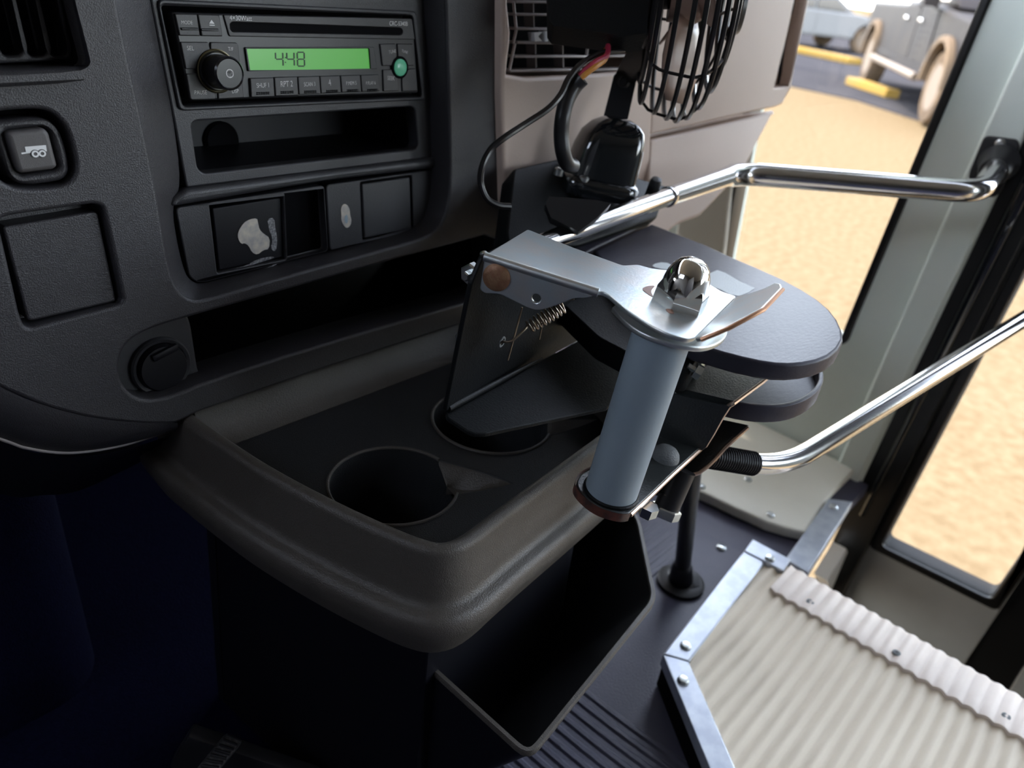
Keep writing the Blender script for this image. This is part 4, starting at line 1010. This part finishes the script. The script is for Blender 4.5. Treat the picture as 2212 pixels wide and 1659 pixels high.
for k in (.15, .35, .6, .82, 1.0):
    e = k * k * (3 - 2 * k); l_ = blend(Lp[3], l_in, k); r_ = blend(Rp[3], r_in, k)
    for P_, A, B in ((l_, Lp[3], l_in), (r_, Rp[3], r_in)): P_.z = A.z + (B.z - A.z) * e
    Lp.append(l_); Rp.append(r_)
sm_ = ribbon_mesh(Lp, Rp, .0045)
lev = link('swing_lever', joined([lm, sm_]), M['strap'], op)
lo_e = [lo_(p) for p in ZC2([(1062, 880), (850, 1072), (690, 1226), (545, 1360)])]
tube('worn_or_lit_edge', [p - AX * .0022 + (p - CAM).normalized() * -.0004 for p in Rp[1:] + lo_e[1:]], .0017, M['wornsteel'], lev, 8)
edge = spline([lo_(p) for p in ZC2([(300, 1012), (245, 1046), (180, 1085), (148, 1150), (168, 1208), (240, 1280), (330, 1336), (440, 1370), (500, 1377), (540, 1370)])], 4)
cen = g0
rim_ = [[p + (p - cen).normalized() * .0006 + AX * h for p in edge] for h in (.0006, -.0052)]
lab(link('worn_rim', surf_mesh(rim_), M['rust'], lev), 'rusty brown worn rim of the lever foot')
lathe('rubber_stop', lo_((1436, 988)), BFm.n, [(.0095, 0), (.0094, .0016), (.0085, .0042), (.0066, .0064), (.0035, .0078), (0, .0082)], M['bumper'], op, 32)
# second strap under the lever
L2, R2 = [], []
for p, z in zip(ZC2([(1395, 732), (1300, 815), (1230, 880), (1165, 955), (1100, 1018), (1045, 1058), (975, 1080), (905, 1120), (850, 1170), (800, 1232)]), [-.266, -.272, -.279, -.286, -.291, -.295, -.297, -.2995, -.303, -.306]):
    r_ = onplane(p[0], p[1], L(0, 0, z), Vector((0, 0, 1))); R2.append(r_); L2.append(r_ + Vector((-.006, .026, -.004)))
ls = link('link_strap', ribbon_mesh(L2, R2, .004), M['strap'], op)
tube('worn_or_lit_edge', [p - Vector((0, 0, .002)) + (p - CAM).normalized() * -.0004 for p in R2], .0016, M['wornsteel'], ls, 8)
# hub of the lever: stub shaft with its nut
sb = CAM + ray(1437, 1103) * .535
st = CAM + ray(1476, 1015) * .530
tube('pivot_stub', [sb, st], .0088, M['satin'], op, 24)
ax_ = (st - sb).normalized()
lathe('stub_nut', sb - ax_ * .004, ax_, [(0, 0), (.0108, 0), (.0112, .001), (.0112, .006), (.0104, .0068), (0, .0068)], M['zinc'], op, 6, 30, .3)
lathe('bolt_nut', lo_(ZC2([(705, 1262)])[0]) - AX * .006, -AX, [(.006, 0), (.006, .006), (.005, .007), (0, .007)], M['zinc'], op, 6)
# bracket that carries the latch: upright plate and floor flange
BKF = Frame(P0, E2, AX)
if BKF.n.dot(CAM - P0) < 0: BKF = Frame(P0, -E2, AX)
bk = BKF.px([(1044, 556), (1020, 612), (963, 890), (1172, 778), (1390, 660), (1400, 600), (1150, 505)], -.003)
plate('upright_plate', BKF, rounded(bk, .002), -.006, -.003, M['blacksteel'], op, bevel=.0008)
cz = onplane(963, 891, BKF.O - BKF.n * .004, BKF.n)
FLF = Frame(cz, E2, AX.cross(E2))
if FLF.n.dot(AX) < 0: FLF = Frame(cz, E2, -AX.cross(E2))
ff_ = FLF.px([(963, 890), (966, 901), (1008, 929), (1024, 936), (1050, 936), (1312, 880), (1325, 866), (1352, 800), (1345, 785), (1250, 735), (1170, 778)])
plate('floor_flange', FLF, rounded(ff_, .0015), -.003, 0, M['blacksteel'], op, bevel=.0008)
fb = [FLF.pt(*q, .002) for q in FLF.px([(966, 889), (1170, 779)])]
tube('bend', [fb[0], fb[0].lerp(fb[1], .5), fb[1]], [.0024, .002, .0006], M['blacksteel'], op, 12)
# lower side bar seen under the arm

# return spring
sa, se = CAM + ray(1143, 706) * .455, CAM + ray(1218, 662) * .452
d = (se - sa); n_ = 9; hel = []
u = d.orthogonal().normalized(); v = d.normalized().cross(u)
for i in range(n_ * 12 + 1):
    t = i / (n_ * 12); A = 2 * math.pi * n_ * t; rr = .0034 + .0005 * math.sin(math.pi * t)
    hel.append(sa + d * t + (u * math.cos(A) + v * math.sin(A)) * rr)
hk = spline([hel[0], CAM + ray(1138, 706) * .452, CAM + ray(1112, 732) * .450, CAM + ray(1098, 739) * .450, CAM + ray(1086, 738) * .452, CAM + ray(1082, 742) * .456], 5)
tube('spring', hk[::-1] + hel[1:] + [CAM + ray(1240, 645) * .45], .00075, M['spring'], op, 7)
lathe('spring_hole', CAM + ray(1084, 738) * .4565, BKF.n, [(.0034, 0), (.0034, .0006), (.0022, .0006), (.0022, 0)], M['bumper'], op, 18)
tube('lit_edge_wire', [CAM + ray(1128, 664) * .452, CAM + ray(1097, 778) * .470], .0006, M['spring'], op, 6)  # added thin wire, stands in for an edge-lit line
tube('lit_edge_wire', [CAM + ray(1174, 690) * .455, CAM + ray(1165, 733) * .465], .0005, M['spring'], op, 6)
# fasteners poking out on the far side
bo = CAM + ray(1024, 590) * .452
lathe('side_nut', bo, -E2, [(0, 0), (.0068, 0), (.0068, .0046), (.0058, .0056), (.0032, .0056), (.0030, .0098), (.0022, .0104), (0, .0104)], M['zinc'], op, 6, 30, .4)
lathe('side_bolt', CAM + ray(996, 728) * .468, -E2, [(.0028, 0), (.0028, .002), (.0018, .0032), (0, .0034)], M['zinc'], op, 16)
lathe('side_bolt', CAM + ray(1047, 549) * .443, -E2, [(.0022, 0), (.0022, .002), (.0014, .003), (0, .0032)], M['zinc'], op, 16)
lathe('cross_bolt', CAM + ray(1486, 790) * .50, ray(1510, 800) - ray(1480, 782), [(.0022, 0), (.0022, .005), (.0052, .005), (.0052, .0095), (0, .0095)], M['zinc'], op, 6)
# oval cover over the pivot and the shallow dish below it
OF = Frame(L(0, 0, -.205), (1, 0, 0), (0, 1, 0))
ov = OF.px([(1284, 541), (1345, 512), (1407, 483)] + ZB2([(900, 92), (1080, 160), (1250, 240), (1450, 325), (1640, 410), (1790, 490), (1900, 560), (1985, 632), (2042, 705), (2078, 785), (2085, 850), (2050, 915), (1985, 968), (1900, 1002), (1800, 1022), (1700, 1030), (1600, 1026), (1480, 1008), (1350, 980), (1200, 940), (1000, 880)]) + [(1440, 700), (1360, 640)])
oc = lab(plate('oval_cover', OF, ov, -.0125, 0, M['disc'], op, bevel=.0022, res=3), 'matt black oval cover with tape residue')
ho = OF.px([(1200, 600), (1284, 545), (1350, 520), (1480, 600), (1540, 700), (1500, 760), (1400, 740), (1300, 690)])
plate('pivot_housing', OF, rounded(ho, .004), -.030, -.0130, M['blacksteel'], op, bevel=.001)
hc = OF.px([(1222, 524), (1290, 494), (1340, 477), (1376, 470), (1396, 475), (1402, 480), (1282, 537), (1240, 560)])
plate('hub_cover', OF, rounded(hc, .003), -.0125, .0005, M['disc'], op, bevel=.002, res=3)
for pts in ([(1085, 398), (1110, 372), (1172, 346), (1230, 366), (1330, 425), (1442, 476), (1400, 505), (1330, 533), (1260, 522), (1200, 490), (1130, 462), (1082, 456)], [(700, 314), (720, 300), (765, 290), (812, 294), (842, 312), (815, 342), (770, 338), (720, 326)]):
    lab(plate('tape_residue', OF, rounded(OF.px(ZB2(pts), .0003), .001), 0, .0003, M['tape'], oc), 'pale grey tape residue')
DFm = Frame(L(0, 0, -.243), (1, 0, 0), (0, 1, 0))
dq = DFm.px(ZB2([(1200, 700), (1400, 640), (1650, 700), (1820, 860), (1930, 1030), (1946, 1130), (1925, 1190), (1870, 1248), (1790, 1296), (1690, 1326), (1580, 1336), (1450, 1330), (1300, 1305), (1150, 1260), (1050, 1100)]))
dq = chaikin(dq, 1)
plate('dish_rim', DFm, dq, -.013, 0, M['disc'], op, [inset(dq, .0035)], bevel=.001)
plate('dish', DFm, inset(dq, .003), -.013, -.009, M['disc'], op)
# ------------------------------------------------------------------ grab rail, door rod, post
gr_ = thing('grab_rail', 'polished steel grab rail bolted to the pale green door pillar', 'grab rail', atdepth(2120, 410, .80))
p_w = onplane(2158, 352, L(WX - .012, 0, 0), Vector((1, 0, 0)))
pts = [atdepth(1592, 374, .82), atdepth(2118, 416, .80), p_w]
p4, pj = atdepth(1165, 527, .58), atdepth(1442, 425, .70)
main = fillet([pj] + pts, .03, 8)
tube('tube', main, [.0088 + .0030 * min(1, i / 3) for i in range(len(main))], M['chrome'], gr_, 24)
tube('inner_rod', [p4, pj, pj + (pts[0] - pj) * .02], [.0074, .0081, .0081], M['chrome'], gr_, 24)
ln = (pts[0] - pj).normalized()
lathe('sleeve_edge', pj, ln, [(.0082, -.001), (.0094, -.0005), (.0094, .004), (.0088, .005)], M['chrome'], gr_, 28)
kk = atdepth(1412, 405, .70)
lathe('clamp_knob', kk, Vector((-.2, -.3, 1)), [(.0055, -.012), (.0055, .006), (.0045, .009), (0, .010)], M['satin'], gr_, 16)
bq = rounded(wpx([(2127, 292), (2199, 301), (2204, 318), (2164, 414), (2148, 427), (2125, 421), (2092, 390), (2094, 372)], .010), .006)
mp = plate('mounting_plate', WF, bq, .008, .0125, M['satin'], gr_, bevel=.002)
a = wpx([(2161, 311)], .0125)[0]; screw('screw', WF.pt(*a, .0125), WF.n, .0058, M['zinc'], mp)
dirw = (p_w - main[-4]).normalized()
lathe('ferrule', p_w + Vector((.002, 0, 0)), Vector((-1, -.1, -.25)), [(.0215, 0), (.0215, .003), (.0175, .010), (.0165, .026), (.0150, .030)], M['satin'], gr_, 30)

rod = thing('door_rod', 'chrome door operating rod rising from the opener to the door', 'rod', atdepth(1690, 1010, .58))
rp_ = [atdepth(1490, 978, .555), atdepth(1588, 998, .57), atdepth(1688, 1012, .59), atdepth(2212, 690, .78), atdepth(2420, 562, .87)]
f_ = fillet([rp_[0], rp_[2], rp_[3], rp_[4]], .035, 8)
tube('rod', f_, .0081, M['chrome'], rod, 24)
tl = (rp_[2] - rp_[0]); ts = [rp_[0] + tl * (k / 60) for k in range(0, 40)]
tube('threaded_sleeve', [rp_[0] + tl * (i / 120) for i in range(84)], [.0090 + (.0004 if i % 3 == 0 else -.0003) for i in range(84)], M['satin'], rod, 20)
po = thing('support_post', 'black steel post standing on the floor behind the console', 'post', L(.668, .254, Zf))
pb_ = L(.668, .254, Zf); ptp = atdepth(1500, 985, .76)
tube('tube', [pb_ + Vector((0, 0, .004)), ptp], .0088, M['satin'], po, 20)
lathe('foot', pb_, (ptp - pb_), [(.022, .0005), (.022, .004), (.014, .008), (.0115, .03), (.0088, .034)], M['satin'], po, 28)
lathe('foot_flange', pb_ , (0, 0, 1), [(.027, .0), (.027, .004), (.022, .006), (0, .006)], M['satin'], po, 28)

# ------------------------------------------------------------------ desk fan on its bracket
MF = Frame(L(.55, .396, -.171), (1, 0, 0), Vector((0, .80, .60)))
mq = MF.px([(1110, 364), (1180, 348), (1262, 332), (1340, 322), (1378, 384), (1442, 402), (1420, 470), (1250, 530), (1098, 530), (1094, 500)])
fb_ = tag(plate('fan_shelf', MF, rounded(mq, .003), -.02, 0, M['blacksteel'], None, bevel=.002), 'black sloping bracket shelf below the fan beside the dash', 'bracket')
fan = thing('dash_fan', 'black wire cage fan on a glossy base clamped beside the dash', 'fan', atdepth(1300, 415, .60))
bc = onplane(1287, 402, MF.O + MF.n * .004, MF.n)
Uz = Vector((.10, -.06, 1)).normalized(); Ux = Vector((.80, -.60, 0)); Ux = (Ux - Uz * Ux.dot(Uz)).normalized(); Uy = Uz.cross(Ux)
def sell(c, hx, hy, z, n=44, e=.42):
    out = []
    for k in range(n):
        t = 2 * math.pi * k / n; cs, sn = math.cos(t), math.sin(t)
        out.append(c + Ux * math.copysign(abs(cs) ** e, cs) * hx + Uy * math.copysign(abs(sn) ** e, sn) * hy + Uz * z)
    return out
K = 1.0
rows = [sell(bc, .0335, .026, -.006), sell(bc, .0345, .027, .0), sell(bc, .0345, .027, .006), sell(bc, .0325, .025, .0085), sell(bc + Ux * .001, .0305, .022, .0095), sell(bc + Ux * .001, .0302, .0215, .014), sell(bc + Ux * .002, .0285, .0205, .032), sell(bc + Ux * .003, .0262, .0185, .044),
        sell(bc + Ux * .005, .0215, .0155, .0525), sell(bc + Ux * .006, .0150, .0115, .0575), sell(bc + Ux * .007, .007, .005, .060), sell(bc + Ux * .007, .0003, .0003, .0603)]
link('base', surf_mesh(rows, True), M['gloss'], fan, None, 60)
for x, y in ((1208, 368), (1262, 386)):
    c = CAM + ray(x, y) * ((bc - CAM).dot(FWD) - .028); lathe('screw', c, Uz, [(.0042, -.004), (.0042, .001), (.003, .0022), (0, .0026)], M['zinc'], fan, 16)
# foot clamp in front of the shelf
cl_ = [CAM + ray(x, y) * .585 for x, y in [(1186, 424), (1290, 432), (1320, 440), (1290, 470), (1250, 500), (1190, 470), (1178, 440)]]
n3 = (cl_[1] - cl_[0]).cross(cl_[3] - cl_[0]).normalized()
vv = cl_ + [p - (CAM - p).normalized() * -.0 + FWD * .02 for p in cl_]
k_ = len(cl_)
link('clamp', mesh_from(vv, [tuple(range(k_)), tuple(range(2 * k_ - 1, k_ - 1, -1))] + [(i, (i + 1) % k_, k_ + (i + 1) % k_, k_ + i) for i in range(k_)]), M['satin'], fan)
# arm
def bar(nm, pxs, d0, d1, th_, mt):
    p = [CAM + ray(x, y) * d for (x, y), d in zip(pxs, d0)]; k = len(p); off = FWD * th_
    return link(nm, mesh_from(p + [q + off for q in p], [tuple(range(k)), tuple(range(2 * k - 1, k - 1, -1))] + [(i, (i + 1) % k, k + (i + 1) % k, k + i) for i in range(k)]), mt, fan)
d_ = (bc - CAM).dot(FWD)
bar('arm', Z4([(1082, 540), (1110, 515), (1190, 505), (1242, 555), (1240, 590), (1172, 900), (1000, 868)]), [d_ - .008] * 7, 0, .003, M['satin'])
bar('arm', Z4([(1100, 520), (1120, 470), (1330, 100), (1400, 160), (1350, 360), (1310, 440), (1240, 590), (1180, 600)]), [d_ - .008, d_ - .01, .605, .605, .612, .618, d_ - .008, d_ - .008], 0, .003, M['satin'])
sc_ = CAM + ray(*Z4([(1152, 585)])[0]) * (d_ - .0085)
lathe('pivot_screw', sc_, -ray(*Z4([(1152, 585)])[0]), [(.0058, -.002), (.0058, .001), (.0048, .002), (.0034, .0024), (.0026, .0012), (0, .0012)], M['satin'], fan, 24)
# motor
dF = .60; kF = dF / (d_ - .004); FA = (RIGHT * .925 - FWD * .26 + DOWN * .06).normalized()
mc = CAM + ray(1500, -5) * dF
lathe('motor', mc - FA * .088 - FWD * .012, FA, [(.018, 0), (.023, .004), (.0255, .012), (.0255, .050), (.023, .056), (.012, .058), (.012, .066), (0, .066)], M['satin'], fan, 36)
bar('motor_housing', [(1184, -70), (1186, 42), (1196, 56), (1300, 70), (1345, 78), (1398, 72), (1405, -70)], [.565] * 7, 0, .03, M['blacksteel'])
# cage of wires
FA = (RIGHT * .985 - FWD * .06 + DOWN * .115).normalized()
fu = (DOWN - FA * DOWN.dot(FA)).normalized(); fv = FA.cross(fu); mc = CAM + ray(1492, 2) * dF
rings_ = [(.040, -.0345), (.070, -.034), (.087, -.031), (.0945, -.018), (.0985, -.006), (.100, .003), (.0965, .012), (.087, .021), (.072, .029), (.052, .0345), (.028, .038)]
rings_ = [(r * kF, h * kF) for r, h in rings_]
for r, h in rings_:
    tube('cage_ring', [mc + (fu * math.cos(t) + fv * math.sin(t)) * r + FA * h for t in [2 * math.pi * i / 60 for i in range(60)]], .002, M['wire'], fan, 6, closed=True)
for k in range(8):
    t = 2 * math.pi * (k + .35) / 8; dd = fu * math.cos(t) + fv * math.sin(t)
    tube('cage_rib', spline([mc + dd * (r - .0012) + FA * h for r, h in [(.028, -.035)] + rings_[::2] + [(.016, .0385)]], 3), .0013, M['wire'], fan, 6)
lathe('cage_badge', mc + FA * .037, FA, [(.022, 0), (.020, .003), (0, .0035)], M['satin'], fan, 28)
hub_ = lathe('hub', mc - FA * .016, FA, [(.016, 0), (.016, .022), (.012, .028), (0, .030)], M['blade'], fan, 28)
for k in range(4):
    t = 2 * math.pi * k / 4 + .25; dd = fu * math.cos(t) + fv * math.sin(t); ee = FA.cross(dd); rows = []
    for i in range(7):
        r = (.014 + i * .0118) * kF; wv = .012 + .018 * math.sin(math.pi * min(1, (i + .6) / 7.2))
        rows.append([mc + dd * r + (ee * math.cos(.6) + FA * math.sin(.6)) * wv * s + FA * .003 * (1 - s * s) for s in (-1, -.5, 0, .5, 1)])
    o = link('blade', surf_mesh(rows), M['blade'], fan, None, 60); sm__ = o.modifiers.new('thickness', 'SOLIDIFY'); sm__.thickness = .0012
# cables
tube('power_cable', spline([atdepth(*Z4([p])[0], d) for p, d in (((1190, 350), .60), ((1100, 365), .585), ((1000, 380), .57), ((860, 450), .56), ((760, 560), .555), ((700, 680), .55), ((610, 780), .545), ((460, 880), .54), ((300, 985), .53), ((200, 1070), .53), ((140, 1190), .53), ((128, 1310), .535), ((170, 1420), .54), ((250, 1470), .545), ((340, 1480), .55))], 6), .0023, M['wire'], fan, 10)
for o_, mt in ((0, 'red'), (28, 'yellow')):
    tube('lead', spline([atdepth(*Z4([p])[0], d) for p, d in (((1040 - o_ * .5, 330 + o_), .58), ((1030 - o_ * .3, 400 + o_ * .6), .565), ((960, 440 + o_), .56), ((880, 500 + o_), .56), ((815 + o_ * .6, 560 + o_ * .6), .562), ((790 + o_ * .8, 620 + o_ * .5), .566))], 5), .0022, M[mt], fan, 8)
tube('cable_sleeve', spline([atdepth(*Z4([p])[0], d) for p, d in (((855, 560), .562), ((800, 620), .565), ((745, 720), .565), ((715, 840), .565), ((705, 960), .57), ((715, 1080), .575), ((745, 1170), .585), ((790, 1190), .595))], 6), .0058, M['satin'], fan, 14)
